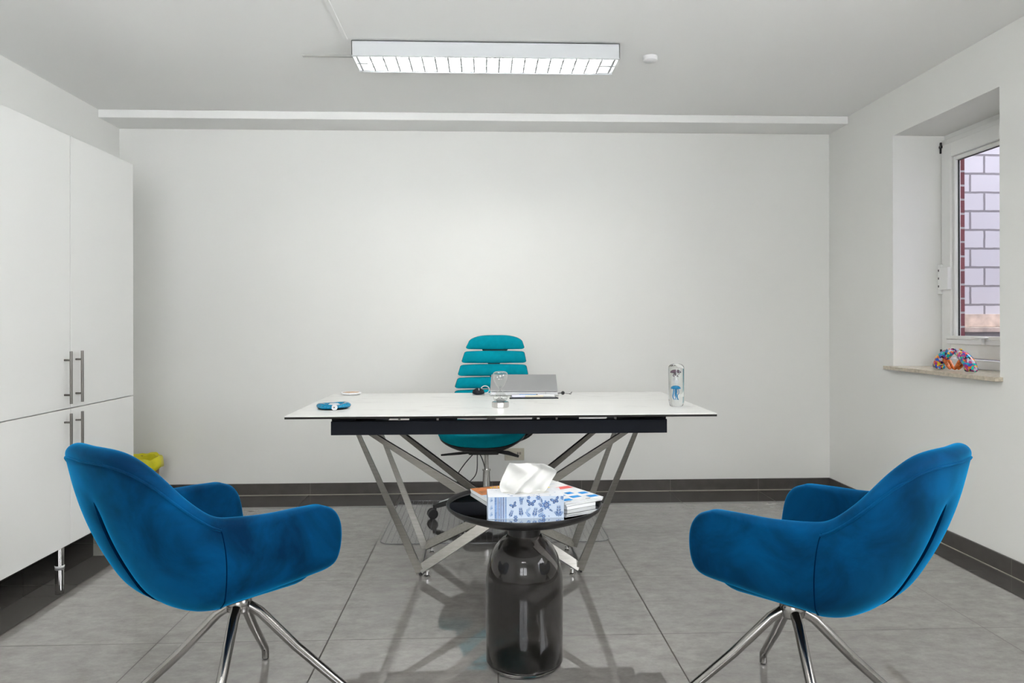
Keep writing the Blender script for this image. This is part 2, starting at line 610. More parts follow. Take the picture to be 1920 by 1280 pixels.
def spline(pts, n):
    """Catmull-Rom through pts"""
    P = [Vector(p) for p in pts]
    P = [P[0] * 2 - P[1]] + P + [P[-1] * 2 - P[-2]]
    m = len(P) - 3
    out = []
    for i in range(n):
        t = i / (n - 1) * m
        k = min(int(t), m - 1)
        f = t - k
        a, b, c, d = P[k:k + 4]
        out.append(0.5 * ((2 * b) + (c - a) * f + (2 * a - 5 * b + 4 * c - d) * f * f + (3 * b - a - 3 * c + d) * f ** 3))
    return out


def struct(name, bm, m, **k):
    return tag(link(name, bm, m, **k), kind='structure')


def rrect(w, h, r, n=5):
    out = []
    for cx, cy, a0 in ((w / 2 - r, h / 2 - r, 0), (-w / 2 + r, h / 2 - r, PI / 2), (-w / 2 + r, -h / 2 + r, PI), (w / 2 - r, -h / 2 + r, 1.5 * PI)):
        for k in range(n):
            a = a0 + PI / 2 * k / (n - 1)
            out.append((cx + r * math.cos(a), cy + r * math.sin(a)))
    return out

# ------------------------------------------------------------------ room shell
XL, XR, YB, YF, ZC = -2.386, 2.347, 4.792, -1.7, 2.46
XO = 2.735           # outer face of the window wall
struct('floor', bx(XL - .1, XR + .02, YF - .1, YB + .1, -.08, 0), MT['floor'], smooth=False)
struct('ceiling', bx(XL - .1, XR + .1, YF - .1, YB + .1, ZC, ZC + .12), MT['ceiling'], smooth=False)
struct('wall_back', bx(XL - .1, XO, YB, YB + .12, -.05, ZC), MT['wall'], smooth=False)
struct('wall_left', bx(XL - .12, XL, YF, YB, -.05, ZC), MT['wall'], smooth=False)
W3 = (-1.2, .6, 0.860, 2.202)  # opening for the added rear window
b = bmesh.new()
box(b, XL - .1, W3[0], YF - .30, YF, -.05, ZC)
box(b, W3[1], XO, YF - .30, YF, -.05, ZC)
box(b, W3[0], W3[1], YF - .30, YF, -.05, W3[2])
box(b, W3[0], W3[1], YF - .30, YF, W3[3], ZC)
struct('wall_front', b, MT['wall'], smooth=False)
# right wall with two window openings
W1 = (3.177, 4.030, 0.860, 2.202)
W2 = (-0.30, 1.50, 0.860, 2.202)
b = bmesh.new()
ys = [YF, W2[0], W2[1], W1[0], W1[1], YB]
for i in range(5):
    y0, y1 = ys[i], ys[i + 1]
    if i in (1, 3):
        z0, z1 = (W2 if i == 1 else W1)[2:]
        box(b, XR, 2.69, y0, y1, -.05, z0)
        box(b, XR, 2.69, y0, y1, z1, ZC)
    else:
        box(b, XR, 2.69, y0, y1, -.05, ZC)
struct('wall_right', b, MT['wall'], smooth=False)
struct('trim_1', bx(XL, XR, 4.5335, YB, 2.4102, ZC), MT['ceiling'], smooth=False, bevel=0.004)
# skirting
SK = 0.077
struct('baseboard_back', bx(XL, XR - .010, YB - .010, YB, 0, SK), MT['skirt'], smooth=False, bevel=0.0012)
struct('baseboard_right', bx(XR - .010, XR, YF, YB, 0, SK), MT['skirt'], smooth=False, bevel=0.0012)
struct('baseboard_left', bx(XL, XL + .010, YF, YB, 0, SK), MT['skirt'], smooth=False, bevel=0.0012)
struct('baseboard_front', bx(XL, XR, YF, YF + .010, 0, SK), MT['skirt'], smooth=False, bevel=0.0012)

# brick outside: the outer leaf with the two openings, the white wall across, the ground
b = bmesh.new()
q = [(YF, W2[0] + .05), (W2[1] - .05, W1[0] + .05), (3.98, YB)]
for y0, y1 in q:
    box(b, 2.692, XO, y0, y1, -.3, 2.9)
for W_ in (W1, W2):
    box(b, 2.692, XO, W_[0] + .05, W_[1] - .05, -.3, W_[2] + .0)
    box(b, 2.692, XO, W_[0] + .05, W_[1] - .05, W_[3] - .06, 2.9)
struct('wall_outer', b, MT['red_brick'], smooth=False)
struct('wall_across', bx(XO, 6.2, 4.80, 5.0, -.3, 5.2), MT['white_brick'], smooth=False)
struct('sky_blocker_opposite', bx(5.2, 5.5, 2.3, 5.0, -.3, 5.0), MT['white_brick'], smooth=False)  # unseen wall added to keep sky light off the white wall
struct('sky_blocker_side', bx(XO, 5.2, 2.2, 2.4, -.3, 5.0), MT['white_brick'], smooth=False)  # unseen wall added to close the yard against the sky
struct('wall_upper', bx(XL - .1, XO, YF - .3, YB + .12, ZC + .12, 4.6), MT['red_brick'], smooth=False)
g = tag(link('ground_outside', bx(XO, 6.2, -4, 4.80, -.35, -.3), MT['concrete'], smooth=False), kind='structure')
b = bx(2.9, 5.0, 4.752, 4.799, 1.10, 1.187)
tag(link('wooden_plank', b, MT['wood'], smooth=False, bevel=.003),
    'pale rough wooden plank fixed upright against the white brick wall outside the window', 'plank')
b = bx(2.9, 5.0, 4.60, 4.799, 1.066, 1.098)
tag(link('wooden_plank', b, MT['wood'], smooth=False, bevel=.003),
    'weathered wooden plank lying flat as a ledge below the upright plank outside the window', 'plank')
b = bx(2.9, 5.0, 4.62, 4.799, -.3, 1.066)
tag(link('retaining_wall', b, MT['concrete'], smooth=False, bevel=.004), kind='structure')


def make_window(name, y0, y1, z0, z1, detail):
    """tilt and turn window seen from inside; y1 is the hinge side"""
    X0 = 2.62
    fr = tag(link(name, frame_bm(X0 + .012, X0 + .072, y0, y1, z0, z1, 0.045), MT['pvc'], bevel=.003), kind='structure')
    # sash, proud of the frame
    s0, s1, t0, t1 = y0 + .03, y1 - .018, z0 + .055, z1 - .03
    link('window_sash', frame_bm(X0, X0 + .05, s0, s1, t0, t1, 0.082), MT['pvc'], fr, bevel=.004)
    g0, g1, h0, h1 = s0 + .082, s1 - .082, t0 + .082, t1 - .082
    link('glazing_bead', frame_bm(X0 + .012, X0 + .045, g0, g1, h0, h1, 0.022), MT['pvc'], fr, bevel=.006)
    link('rubber_seal', frame_bm(X0 + .028, X0 + .036, g0 + .022, g1 - .022, h0 + .022, h1 - .022, 0.004), MT['black'], fr, smooth=False)
    link('window_pane', bx(X0 + .030, X0 + .034, g0 + .01, g1 - .01, h0 + .01, h1 - .01), MT['pane'], fr, smooth=False)
    link('frame_extension', bx(X0 + .03, X0 + .072, y0, y1, z1, z1 + .03), MT['pvc'], fr, smooth=False)
    if detail:
        h = bmesh.new()
        box(h, X0 - .022, X0, y1 - .105, y1 - .028, 1.315, 1.440)
        box(h, X0 - .016, X0 + .004, y1 - .032, y1 - .006, 1.292, 1.462)
        hg = link('hinge_cover', h, MT['pvc'], fr, bevel=.003)
        h = bmesh.new()
        for z in (1.33, 1.375, 1.42):
            box(h, X0 - .0175, X0 - .0155, y1 - .024, y1 - .014, z, z + .012)
        link('vent_slot', h, MT['black'], hg, smooth=False)
        h = bmesh.new()
        box(h, X0 - .006, X0 + .002, y1 - .022, y1 - .012, z1 - .075, z1 - .012)
        box(h, X0 - .010, X0 + .002, y1 - .030, y1 - .010, z1 - .045, z1 - .032)
        link('hinge', h, MT['black'], fr, bevel=.001)
        link('hinge', bx(X0 - .006, X0 + .002, y1 - .022, y1 - .012, .90, .975), MT['black'], fr, bevel=.001)
    return fr


def frame_bm(x0, x1, y0, y1, z0, z1, w_):
    b = bmesh.new()
    box(b, x0, x1, y0, y0 + w_, z0, z1)
    box(b, x0, x1, y1 - w_, y1, z0, z1)
    box(b, x0, x1, y0 + w_, y1 - w_, z0, z0 + w_)
    box(b, x0, x1, y0 + w_, y1 - w_, z1 - w_, z1)
    return b


w1 = make_window('window_1', W1[0], W1[1], 0.880, 2.172, True)
make_window('window_2', W2[0], W2[1], 0.880, 2.172, False)
def frame_x(x0, x1, y0, y1, z0, z1, w_):
    b = bmesh.new()
    box(b, x0, x0 + w_, y0, y1, z0, z1)
    box(b, x1 - w_, x1, y0, y1, z0, z1)
    box(b, x0 + w_, x1 - w_, y0, y1, z0, z0 + w_)
    box(b, x0 + w_, x1 - w_, y0, y1, z1 - w_, z1)
    return b
w3 = tag(link('fill_window', frame_x(W3[0], W3[1], YF - .28, YF - .21, .88, W3[3], .05), MT['pvc'], bevel=.003), kind='structure')  # unseen window added so daylight fills the room from behind
for x0, x1 in ((W3[0] + .04, -.3), (-.3, W3[1] - .04)):
    sa = link('window_sash', frame_x(x0, x1, YF - .27, YF - .20, .92, W3[3] - .04, .075), MT['pvc'], w3, bevel=.004)
    link('window_pane', bx(x0 + .07, x1 - .07, YF - .24, YF - .236, .985, W3[3] - .105), MT['pane'], sa, smooth=False)
# folded blind at the bottom of the pane
bl = root('pleated_blind', (2.60, 3.6, 1.005), 'white pleated blind folded down to a rail at the foot of the window', 'blind')
link('bottom_rail', bx(2.600, 2.6195, 3.29, 3.945, 1.036, 1.056), MT['pvc'], bl, bevel=.003)
link('pleats', bx(2.606, 2.6195, 3.29, 3.945, 1.010, 1.034), MT['white_plastic'], bl, bevel=.002)
h = bmesh.new()
box(h, 2.578, 2.600, 3.60, 3.68, 1.044, 1.051)
box(h, 2.582, 2.600, 3.63, 3.65, 1.012, 1.044)
link('pull_tab', h, MT['white_plastic'], bl, bevel=.002)
# stone sill
for nm, W_ in (('trim_2', W1), ('trim_3', W2)):
    b = bmesh.new()
    box(b, XR - .040, XR, W_[0] - .02, W_[1] + .035, .860, .880)
    box(b, XR, 2.632, W_[0], W_[1], .860, .880)
    struct(nm, b, MT['sill'], smooth=False, bevel=.002)

# ------------------------------------------------------------------ ceiling lamps
def ceiling_lamp(cx, cy, label):
    t = root('ceiling_lamp', (cx, cy, ZC), label, 'ceiling lamp', 'fluorescent ceiling lamps')
    L, W_, zb = 0.632, 0.112, 2.385
    y0, y1, x0, x1 = cy - W_, cy + W_, cx - L, cx + L
    b = bmesh.new()
    box(b, x0, x1, y0, y0 + .003, zb, ZC - .006)
    box(b, x0, x1, y1 - .003, y1, zb, ZC - .006)
    box(b, x0, x0 + .003, y0, y1, zb, ZC - .006)
    box(b, x1 - .003, x1, y0, y1, zb, ZC - .006)
    box(b, x0, x1, y0, y1, ZC - .009, ZC - .006)
    for s in (1, -1):           # rounded lower lip
        yy = y0 if s > 0 else y1
        tube(b, [(x0, yy + s * .008, zb + .003), (x1, yy + s * .008, zb + .003)], .008, 10)
    link('lamp_housing', b, MT['lamp_metal'], t, angle=30)
    link('mounting_plate', bx(x0 + .05, x1 - .02, cy - .08, cy + .08, ZC - .006, ZC), MT['black'], t, smooth=False)
    for s in (-1, 1):
        link('fluorescent_tube', tube(bmesh.new(), [(x0 + .05, cy + s * .048, 2.409), (x1 - .075, cy + s * .048, 2.409)], .013, 16), MT['tube_desk'] if cy > 3 else MT['tube'], t)
        g = bmesh.new()
        yc = cy + s * .052
        n = 20
        for k in range(n + 1):
            xx = x0 + .02 + k * (2 * L - .04) / n
            # thin blade, wider at the bottom like a folded sheet
            V = [(xx - .0010, yc - .044, zb + .010), (xx + .0010, yc - .044, zb + .010), (xx + .0045, yc - .044, zb), (xx - .0045, yc - .044, zb)]
            V2 = [(x_, yc + .044, z_) for x_, _, z_ in V]
            loft(g, [V, V2])
        link('louvre_blades', g, MT['reflector'], t, smooth=False)
    g = bmesh.new()
    for yy in (cy - .098, cy, cy + .098):
        V = [(x0 + .006, yy - .002, zb + .03), (x0 + .006, yy + .002, zb + .03), (x0 + .006, yy + .006, zb), (x0 + .006, yy - .006, zb)]
        loft(g, [V, [(x1 - .006, a, c) for _, a, c in V]])
    link('louvre_spine', g, MT['reflector'], t, smooth=False)
    return t


ceiling_lamp(0.014, 3.492, 'long white twin tube ceiling lamp with shiny louvre above the white desk')
ceiling_lamp(1.25, 0.9, 'added long white twin tube fill lamp out of view on the window side')  # added lamp, evens out the room light
ceiling_lamp(-.75, 0.9, 'added long white twin tube fill lamp out of view on the cabinet side')  # added lamp, unseen fill from the cabinet side
ceiling_lamp(0.0, -.7, 'added long white twin tube fill lamp behind the camera near the added rear window')  # added lamp, unseen ambient fill from the rear
b = bx(-.895, -.620, 3.575, 3.593, ZC - .010, ZC)
tag(link('cable_duct', b, MT['duct'], smooth=False, bevel=.001), 'short thin white cable duct running sideways along the ceiling into the lamp end', 'cable duct')
b = bx(-.655, -.635, 1.2, 3.376, ZC - .006, ZC)
tag(link('cable_duct', b, MT['ceiling'], smooth=False, bevel=.001), 'long white cable duct on the ceiling coming from the camera side to the lamp corner', 'cable duct')
b = lathe(bmesh.new(), [(0, -.024), (.030, -.024), (.036, -.019), (.037, 0), (0, 0)], (.832, 3.556, ZC), 32)
tag(link('ceiling_sensor', b, MT['white_plastic']), 'small round white sensor on the ceiling right of the lamp', 'sensor')

# ------------------------------------------------------------------ cabinets
def cabinet(y0, y1, hs, label, feet_y):
    t = root('tall_cabinet', (-2.14, (y0 + y1) / 2, 0), label, 'cabinet', 'tall white cabinets')
    XF = -1.900
    link('cabinet_body', bx(-2.372, XF - .019, y0 + .001, y1 - .001, .122, 1.994), MT['cabinet'], t, smooth=False, bevel=.001)
    for z0, z1, hz0, hz1 in ((.746, 1.994, .768, 1.006), (.122, .741, .485, .724)):
        d = link('cabinet_door', bx(XF - .018, XF, y0 + .0015, y1 - .0015, z0, z1), MT['cabinet'], t, smooth=False, bevel=.0012)
        hy = (y0 + .040) if hs < 0 else (y1 - .048)
        b = tube(bmesh.new(), [(XF + .030, hy, hz0), (XF + .030, hy, hz1)], .006, 14)
        for z in (hz0 + .04, hz1 - .04):
            tube(b, [(XF - .001, hy, z), (XF + .030, hy, z)], .0045, 10)
        link('door_handle', b, MT['steel'], d)
    link('plinth_board', bx(-2.13, -2.115, y0 + .001, y1 - .001, .002, .121), MT['dark_gap'], t, smooth=False)
    for fy in feet_y:
        for fx in (-1.974, -2.30):
            b = lathe(bmesh.new(), [(0, .010), (.019, .010), (.019, .122), (0, .122)], (fx, fy, 0), 20)
            lg = link('leg', b, MT['chrome'], t)
            link('foot_cap', lathe(bmesh.new(), [(0, 0), (.019, 0), (.0205, .003), (.0205, .008), (.018, .010), (0, .010)], (fx, fy, 0), 20), MT['white_plastic'], lg)
    return t


cabinet(3.372, 3.962, -1, 'tall white two-door cabinet farther from the camera, its handles on the left', (3.41, 3.92))
cabinet(2.776, 3.370, 1, 'tall white two-door cabinet nearest the camera at the left edge of the photo', (2.82,))

# ------------------------------------------------------------------ waste bin
t = root('waste_bin', (-2.135, 4.50, 0), 'brown waste bin with a yellow bag in the corner behind the cabinets', 'bin')
b = lathe(bmesh.new(), [(0, .004), (.108, .004), (.124, .300), (.119, .300), (.104, .010), (0, .010)], (-2.135, 4.50, 0), 40)
link('bin_body', b, MT['brown'], t)
P = []
rnd = random.Random(3)
ph = [rnd.uniform(0, 6.28) for _ in range(4)]
for i, (r, z) in enumerate([(.098, .12), (.112, .26), (.121, .304), (.135, .313), (.140, .304), (.144, .27), (.146, .235)]):
    row = []
    for k in range(60):
        a = 2 * PI * k / 60
        wv = (math.sin(5 * a + ph[0]) + math.sin(9 * a + ph[1]) * .6 + math.sin(17 * a + ph[2]) * .4)
        rr = r + .0022 * wv * (i > 3) - .003 * abs(wv) * (i < 3)
        zz = z + .005 * wv * (i > 1) + (.014 * math.sin(2 * a + 1.0) if i == 6 else 0)
        row.append((-2.135 + rr * math.cos(a), 4.50 + rr * math.sin(a), zz))
    P.append(row)
b = bmesh.new()
grid(b, P, closev=True)
link('bin_bag', b, MT['yellow'], t, solid=.0012)

# ------------------------------------------------------------------ desk
t = root('desk', (0.07, 3.35, 0), 'large white marble-look desk on a crossed brushed steel base in the middle of the room', 'desk')
TX0, TX1, TY0, TY1, TZ = -.797, .948, 2.885, 3.820, .760
b = bx(TX0, TX1, TY0, TY1, TZ - .004, TZ)
link('tabletop', b, MT['marble'], t, smooth=False, bevel=.001)
link('tabletop_core', bx(TX0 + .001, TX1 - .001, TY0 + .001, TY1 - .001, TZ - .0125, TZ - .0041), MT['black_edge'], t, smooth=False, bevel=.001)
AX0, AX1, AY0, AY1, AZ0, AZ1 = -.637, .771, 3.0, 3.72, .665, .7225
b = bmesh.new()
box(b, AX0, AX1, AY0, AY0 + .03, AZ0, AZ1)
box(b, AX0, AX1, AY1 - .03, AY1, AZ0, AZ1)
box(b, AX0, AX0 + .10, AY0 + .03, AY1 - .03, AZ0, AZ1)
box(b, AX1 - .10, AX1, AY0 + .03, AY1 - .03, AZ0, AZ1)
link('apron', b, MT['apron'], t, smooth=False, bevel=.002)
for x0, x1 in ((-.52, -.46), (.60, .66)):
    link('cross_rail', bx(x0, x1, AY0 + .03, AY1 - .03, AZ0 + .002, AZ1), MT['apron'], t, smooth=False)
for x0, x1 in ((-.637, -.54), (-.315, -.115), (.235, .40), (.68, .771)):
    b = bx(x0, x1, 3.02, 3.05, AZ1, AZ1 + .008)
    box(b, x0 + .02, x1 - .02, 3.02, 3.7, AZ1 + .004, TZ - .0126)
    link('slide_rail', b, MT['apron'], t, smooth=False)
for x in (-.36, -.20, .30, .55):
    link('slide_bolt', bx(x, x + .008, 3.01, 3.03, AZ1, TZ - .0126), MT['steel'], t, smooth=False)


def band(b, p0, p1, w0, w1, th, wd):
    """flat bar from p0 to p1, width along wd (made square to the bar), thickness across"""
    p0, p1, wd = Vector(p0), Vector(p1), Vector(wd)
    d = (p1 - p0).normalized()
    u = (wd - d * wd.dot(d)).normalized()
    n = d.cross(u)
    S = []
    for p, w_ in ((p0, w0), (p1, w1)):
        S.append([p + u * w_ / 2 + n * th / 2, p - u * w_ / 2 + n * th / 2, p - u * w_ / 2 - n * th / 2, p + u * w_ / 2 - n * th / 2])
    loft(b, S)
    return b


JF, JR = Vector((.068, 3.23, .262)), Vector((.072, 3.40, .243))
ZT = .668
for (tipx, sidex, diagx, Y, YT, J, wj) in ((-.288, -.545, -.500, 3.205, 3.09, JF, .046), (.425, .662, .628, 3.205, 3.09, JF, .046),
                                     (-.292, -.538, -.508, 3.545, 3.55, JR, .040), (.440, .678, .640, 3.545, 3.55, JR, .040)):
    s = 1 if tipx < 0 else -1
    b = band(bmesh.new(), (sidex, YT, ZT), (tipx, Y, .022), .018, .036, .010, (1, 0, 0))
    link('side_bar', b, MT['steel_desk'], t, smooth=False, bevel=.001)
    b = band(bmesh.new(), (diagx, YT, ZT), J + Vector((0, 0, .004)), .020, wj + .006, .012, (0, -.35, 1))
    link('upper_diagonal_bar', b, MT['steel_desk'], t, smooth=False, bevel=.001)
    b = band(bmesh.new(), (tipx, Y, .034), J, .040, wj, .012, (0, .45, 1))
    link('lower_diagonal_bar', b, MT['steel_desk'], t, smooth=False, bevel=.001)
    b = lathe(bmesh.new(), [(0, 0), (.013, 0), (.014, .006), (.010, .010), (.010, .026), (0, .026)], (tipx + s * .032, Y + .004, 0), 20)
    link('foot', b, MT['chrome'], t)
for x in (-.290, .433):
    link('foot_link', bx(x - .004, x + .004, 3.205, 3.545, .010, .022), MT['black_satin'], t, smooth=False)
link('centre_joint', tube(bmesh.new(), [JF, JR], .022, 4), MT['steel_desk'], t, smooth=False)

# ------------------------------------------------------------------ chair mat
t = root('chair_mat', (.06, 4.13, 0), 'clear vinyl floor mat with rows of dimples under the office chair', 'floor mat')
cx, cy, w_, h_ = .055, 4.135, 1.19, .90
b = bmesh.new()
o = rrect(w_, h_, .06)
loft(b, [[(cx + x, cy + y, z) for x, y in o] for z in (.0005, .0035)])
link('mat_sheet', b, MT['mat'], t, smooth=False)
b = bmesh.new()
tube(b, [(cx + x, cy + y, .003) for x, y in rrect(w_, h_, .06, 6)], .0016, 6, closed=True)
link('mat_edge', b, MT['mat_dot'], t)
b = bmesh.new()
for i in range(38):
    for j in range(34):
        x, y = cx - w_ / 2 + .030 + i * .0306, cy - h_ / 2 + .03 + j * .0255
        box(b, x - .0013, x + .0013, y - .0058, y + .0058, .0036, .0042)
tag(link('dimples', b, MT['mat_dot'], t, smooth=False), kind='stuff')

# ------------------------------------------------------------------ office chair
t = root('office_chair', (.011, 4.13, .004), 'teal office chair with a ladder of padded back slats behind the desk', 'office chair')
CX, CY = .011, 4.13
b = lathe(bmesh.new(), [(0, .085), (.036, .085), (.040, .10), (.036, .155), (.028, .165), (0, .165)], (CX, CY, 0), 28)
link('base_hub', b, MT['black_satin'], t)
b = lathe(bmesh.new(), [(0, .16), (.0225, .16), (.0205, .285), (0, .285)], (CX, CY, 0), 24)
lathe(b, [(0, .285), (.0245, .285), (.0245, .292), (0, .292)], (CX, CY, 0), 24)
gc = link('gas_column', b, MT['chrome'], t)
link('piston', lathe(bmesh.new(), [(0, .292), (.0125, .292), (.0125, .40), (0, .40)], (CX, CY, 0), 20), MT['chrome'], gc)
for k in range(5):
    a = R(176 + 72 * k)
    u = Vector((math.cos(a), math.sin(a), 0))
    n = Vector((-u.y, u.x, 0))
    c0 = Vector((CX, CY, 0))
    S = []
    for r, zt, zb_, hw in ((.02, .160, .110, .024), (.10, .150, .105, .021), (.20, .124, .092, .019), (.275, .098, .070, .017), (.297, .086, .066, .012)):
        p = c0 + u * r
        S.append([p + n * hw + Vector((0, 0, zb_)), p - n * hw + Vector((0, 0, zb_)), p - n * hw * .8 + Vector((0, 0, zt)), p + n * hw * .8 + Vector((0, 0, zt))])
    arm = link('base_arm', loft(bmesh.new(), S), MT['black'], t, bevel=.004)
    S2 = [[p[2] + Vector((0, 0, .0012)), p[3] + Vector((0, 0, .0012)), p[3] + Vector((0, 0, .0002)), p[2] + Vector((0, 0, .0002))] for p in S[:4]]
    link('silver_inlay', loft(bmesh.new(), S2), MT['silver_light'], arm, smooth=False)
    p = c0 + u * .300
    g = bmesh.new()
    lathe(g, [(0, .045), (.011, .045), (.011, .085), (0, .085)], (p.x, p.y, 0), 14)
    cs = link('caster', g, MT['black'], t)
    q = p + u * .012
    g = bmesh.new()
    ax = Matrix.Rotation(a + (R(20)), 4, 'Z')
    for s in (-1, 1):
        w2 = bmesh.new()
        lathe(w2, [(0, -.011), (.024, -.011), (.0285, -.006), (.029, .004), (.025, .009), (0, .009)], (0, 0, 0), 28, axis='y')
        mt_ = Matrix.Translation((q.x, q.y, .0335)) @ ax @ Matrix.Translation((0, s * .015, 0))
        if s < 0:
            mt_ = mt_ @ Matrix.Scale(-1, 4, (0, 1, 0))
        bmesh.ops.transform(w2, matrix=mt_, verts=w2.verts)
        me_ = bpy.data.meshes.new('tmp')
        w2.to_mesh(me_)
        w2.free()
        g.from_mesh(me_)
        bpy.data.meshes.remove(me_)
    link('wheel', g, MT['black'], cs)
# mechanism, levers
link('mechanism', bx(-.09, .08, 4.00, 4.26, .395, .445), MT['black'], t, bevel=.008)
b = tube(bmesh.new(), [(-.08, 3.99, .412), (-.14, 3.98, .410), (-.24, 3.965, .404)], [.006, .008, .005], 8)
link('lever', b, MT['black'], t)
b = tube(bmesh.new(), [(.07, 3.99, .416), (.13, 3.98, .410), (.19, 3.97, .392)], [.008, .012, .007], 8)
link('lever', b, MT['black'], t)
# seat
def seat_section(dx, dy, z, sx, sy, yb=0.0):
    out = []
    for k in range(40):
        a = 2 * PI * k / 40
        c, s = math.cos(a), math.sin(a)
        e = 2 / 3.4
        x = abs(c) ** e * math.copysign(1, c) * sx
        y = abs(s) ** e * math.copysign(1, s) * sy
        xr = x * math.cos(R(-7)) - y * math.sin(R(-7))
        yr = x * math.sin(R(-7)) + y * math.cos(R(-7))
        zz = z - .028 * max(0, -y / sy) ** 3 + .020 * (x / sx) ** 2
        out.append((-.006 + dx + xr, 4.075 + dy + yr, zz))
    return out
b = bmesh.new()
loft(b, [seat_section(0, 0, z, .25 * k, .235 * k) for z, k in ((.478, .90), (.488, .97), (.505, 1.0), (.528, 1.0), (.545, .96), (.552, .85), (.553, .5))])
link('seat', b, MT['teal'], t, sub=1)
b = bmesh.new()
loft(b, [seat_section(0, 0, z, .25 * k, .235 * k) for z, k in ((.446, .66), (.452, .80), (.470, .93), (.484, .975), (.487, .93))])
link('seat_pan', b, MT['black'], t, sub=1)
# back slats: (x0 bottom, x1 bottom, x0 top, x1 top, z bottom, z top, dome)
SL = [(-.111, .245, -.096, .236, .969, 1.057, .020), (-.137, .255, -.122, .246, .885, .961, .004), (-.159, .265, -.146, .257, .807, .879, .003),
      (-.177, .272, -.164, .264, .733, .801, .003), (-.190, .278, -.178, .270, .660, .726, .003), (-.200, .280, -.19, .272, .590, .652, .003)]


def yback(z):
    return 4.36 + .22 * (z - .6)


for i, (a0, a1, b0, b1, z0, z1, dome) in enumerate(SL):
    mid = (a0 + a1) / 2
    hh = z1 - z0
    N = 22
    outl = []
    # rounded trapezoid outline, counted from lower left round
    cr = .011

    def edge(x):        # x in -1..1 -> top z
        return z1 - dome * (1.7 * abs(x) ** 3.6 if i == 0 else x * x)
    pts2 = []
    for k in range(N + 1):
        f = -1 + 2 * k / N
        pts2.append((f, 0))
    rows = []
    for k in range(N + 1):
        f = math.sin((-1 + 2 * k / N) * PI / 2)
        ff = abs(f)
        inset = cr * (1 - math.sqrt(max(0, 1 - max(0, (ff - .90) / .10) ** 2))) if ff > .90 else 0
        row = []
        for j, v in enumerate((0, .12, .5, .88, 1)):
            xl = a0 + (b0 - a0) * v
            xr = a1 + (b1 - a1) * v
            x = (xl + xr) / 2 + f * (xr - xl) / 2
            zb_, zt_ = z0 + inset + .004 * f * f, edge(f) - inset
            z = zb_ + (zt_ - zb_) * v
            row.append((x, z, f, v))
        rows.append(row)

    def surf(off, bulge, sh=1.0):
        S = []
        for row in rows:
            rr = []
            for (x, z, f, v) in row:
                y = yback(z) - .045 * f * f + .13 * (x - mid) * -0.12 + off - bulge * (1 - f ** 6) * (1 - (2 * v - 1) ** 4)
                rr.append((mid + (x - mid) * sh, y, (z0 + z1) / 2 + (z - (z0 + z1) / 2) * sh))
            S.append(rr)
        return S
    b = bmesh.new()
    A = surf(0, .014)
    B = surf(.022, 0)
    loopsA = [[A[k][j] for k in range(N + 1)] for j in range(5)]
    loopsB = [[B[k][j] for k in range(N + 1)] for j in range(5)]
    grid(b, loopsA + loopsB[::-1], closeu=True)
    for kk in (0, N):
        b.verts.ensure_lookup_table()
    bmesh.ops.holes_fill(b, edges=[e for e in b.edges if e.is_boundary])
    sl = link('back_slat', b, MT['teal'], t, angle=60)
    b = bmesh.new()
    A = surf(.016, 0, 1.012)
    B = surf(.030, 0, 1.004)
    grid(b, [[A[k][j] for k in range(N + 1)] for j in range(5)] + [[B[k][j] for k in range(N + 1)] for j in range(5)][::-1], closeu=True)
    bmesh.ops.holes_fill(b, edges=[e for e in b.edges if e.is_boundary])
    link('slat_shell', b, MT['black'], sl, angle=60)
b = bmesh.new()
S = []
for z, hw, xc in ((.46, .03, .03), (.52, .028, .04), (.60, .022, .045), (.73, .020, .05), (.85, .018, .056), (.885, .040, .060), (.90, .028, .061), (.94, .03, .064), (.962, .078, .066), (.985, .088, .068)):
    y = yback(z) + .032 if z > .55 else 4.30 + (z - .46) * .6
    S.append([(xc - hw, y, z), (xc + hw, y, z), (xc + hw, y + .02, z), (xc - hw, y + .02, z)])
link('back_spine', loft(b, S), MT['black'], t, bevel=.003)
b = bmesh.new()
pts = spline([(.04, 4.16, .440), (.16, 4.15, .452), (.245, 4.14, .480), (.283, 4.14, .525), (.290, 4.14, .60), (.288, 4.13, .655)], 18)
tube(b, pts, [.016] * 6 + [.015] * 12, 10)
ar = link('armrest', b, MT['black'], t)
b = bmesh.new()
loft(b, [[(.288 + x, 4.10 + yy, .660 + z) for x, z in rrect(.07, .024, .010)] for yy in (-.11, -.10, .10, .11)])
link('arm_pad', b, MT['black'], ar)
# bowden cables
b = bmesh.new()
tube(b, spline([(-.065, 4.0, .40), (-.115, 3.98, .345), (-.150, 3.97, .29), (-.145, 3.97, .245), (-.125, 3.97, .215), (-.085, 3.98, .250), (-.045, 3.99, .30), (-.040, 4.02, .40)], 40), .003, 6)
tube(b, spline([(-.03, 4.06, .398), (-.012, 4.06, .36), (.0, 4.09, .315), (.004, 4.112, .29)], 14), .003, 6)
link('control_cable', b, MT['black'], t)

# wall socket behind
t = root('wall_socket', (.21, YB, .258), 'beige double wall socket behind the office chair', 'socket')
link('socket_plate', bx(.135, .265, YB - .012, YB, .216, .296), MT['beige'], t, bevel=.003)
b = bmesh.new()
for x in (.150, .206):
    box(b, x, x + .044, YB - .016, YB - .012, .234, .280)
si = link('socket_insert', b, MT['beige'], t, bevel=.002)
b = bmesh.new()
for x in (.218, .228, .238):
    box(b, x, x + .004, YB - .0175, YB - .0155, .256, .272)
link('socket_slot', b, MT['black'], si, smooth=False)

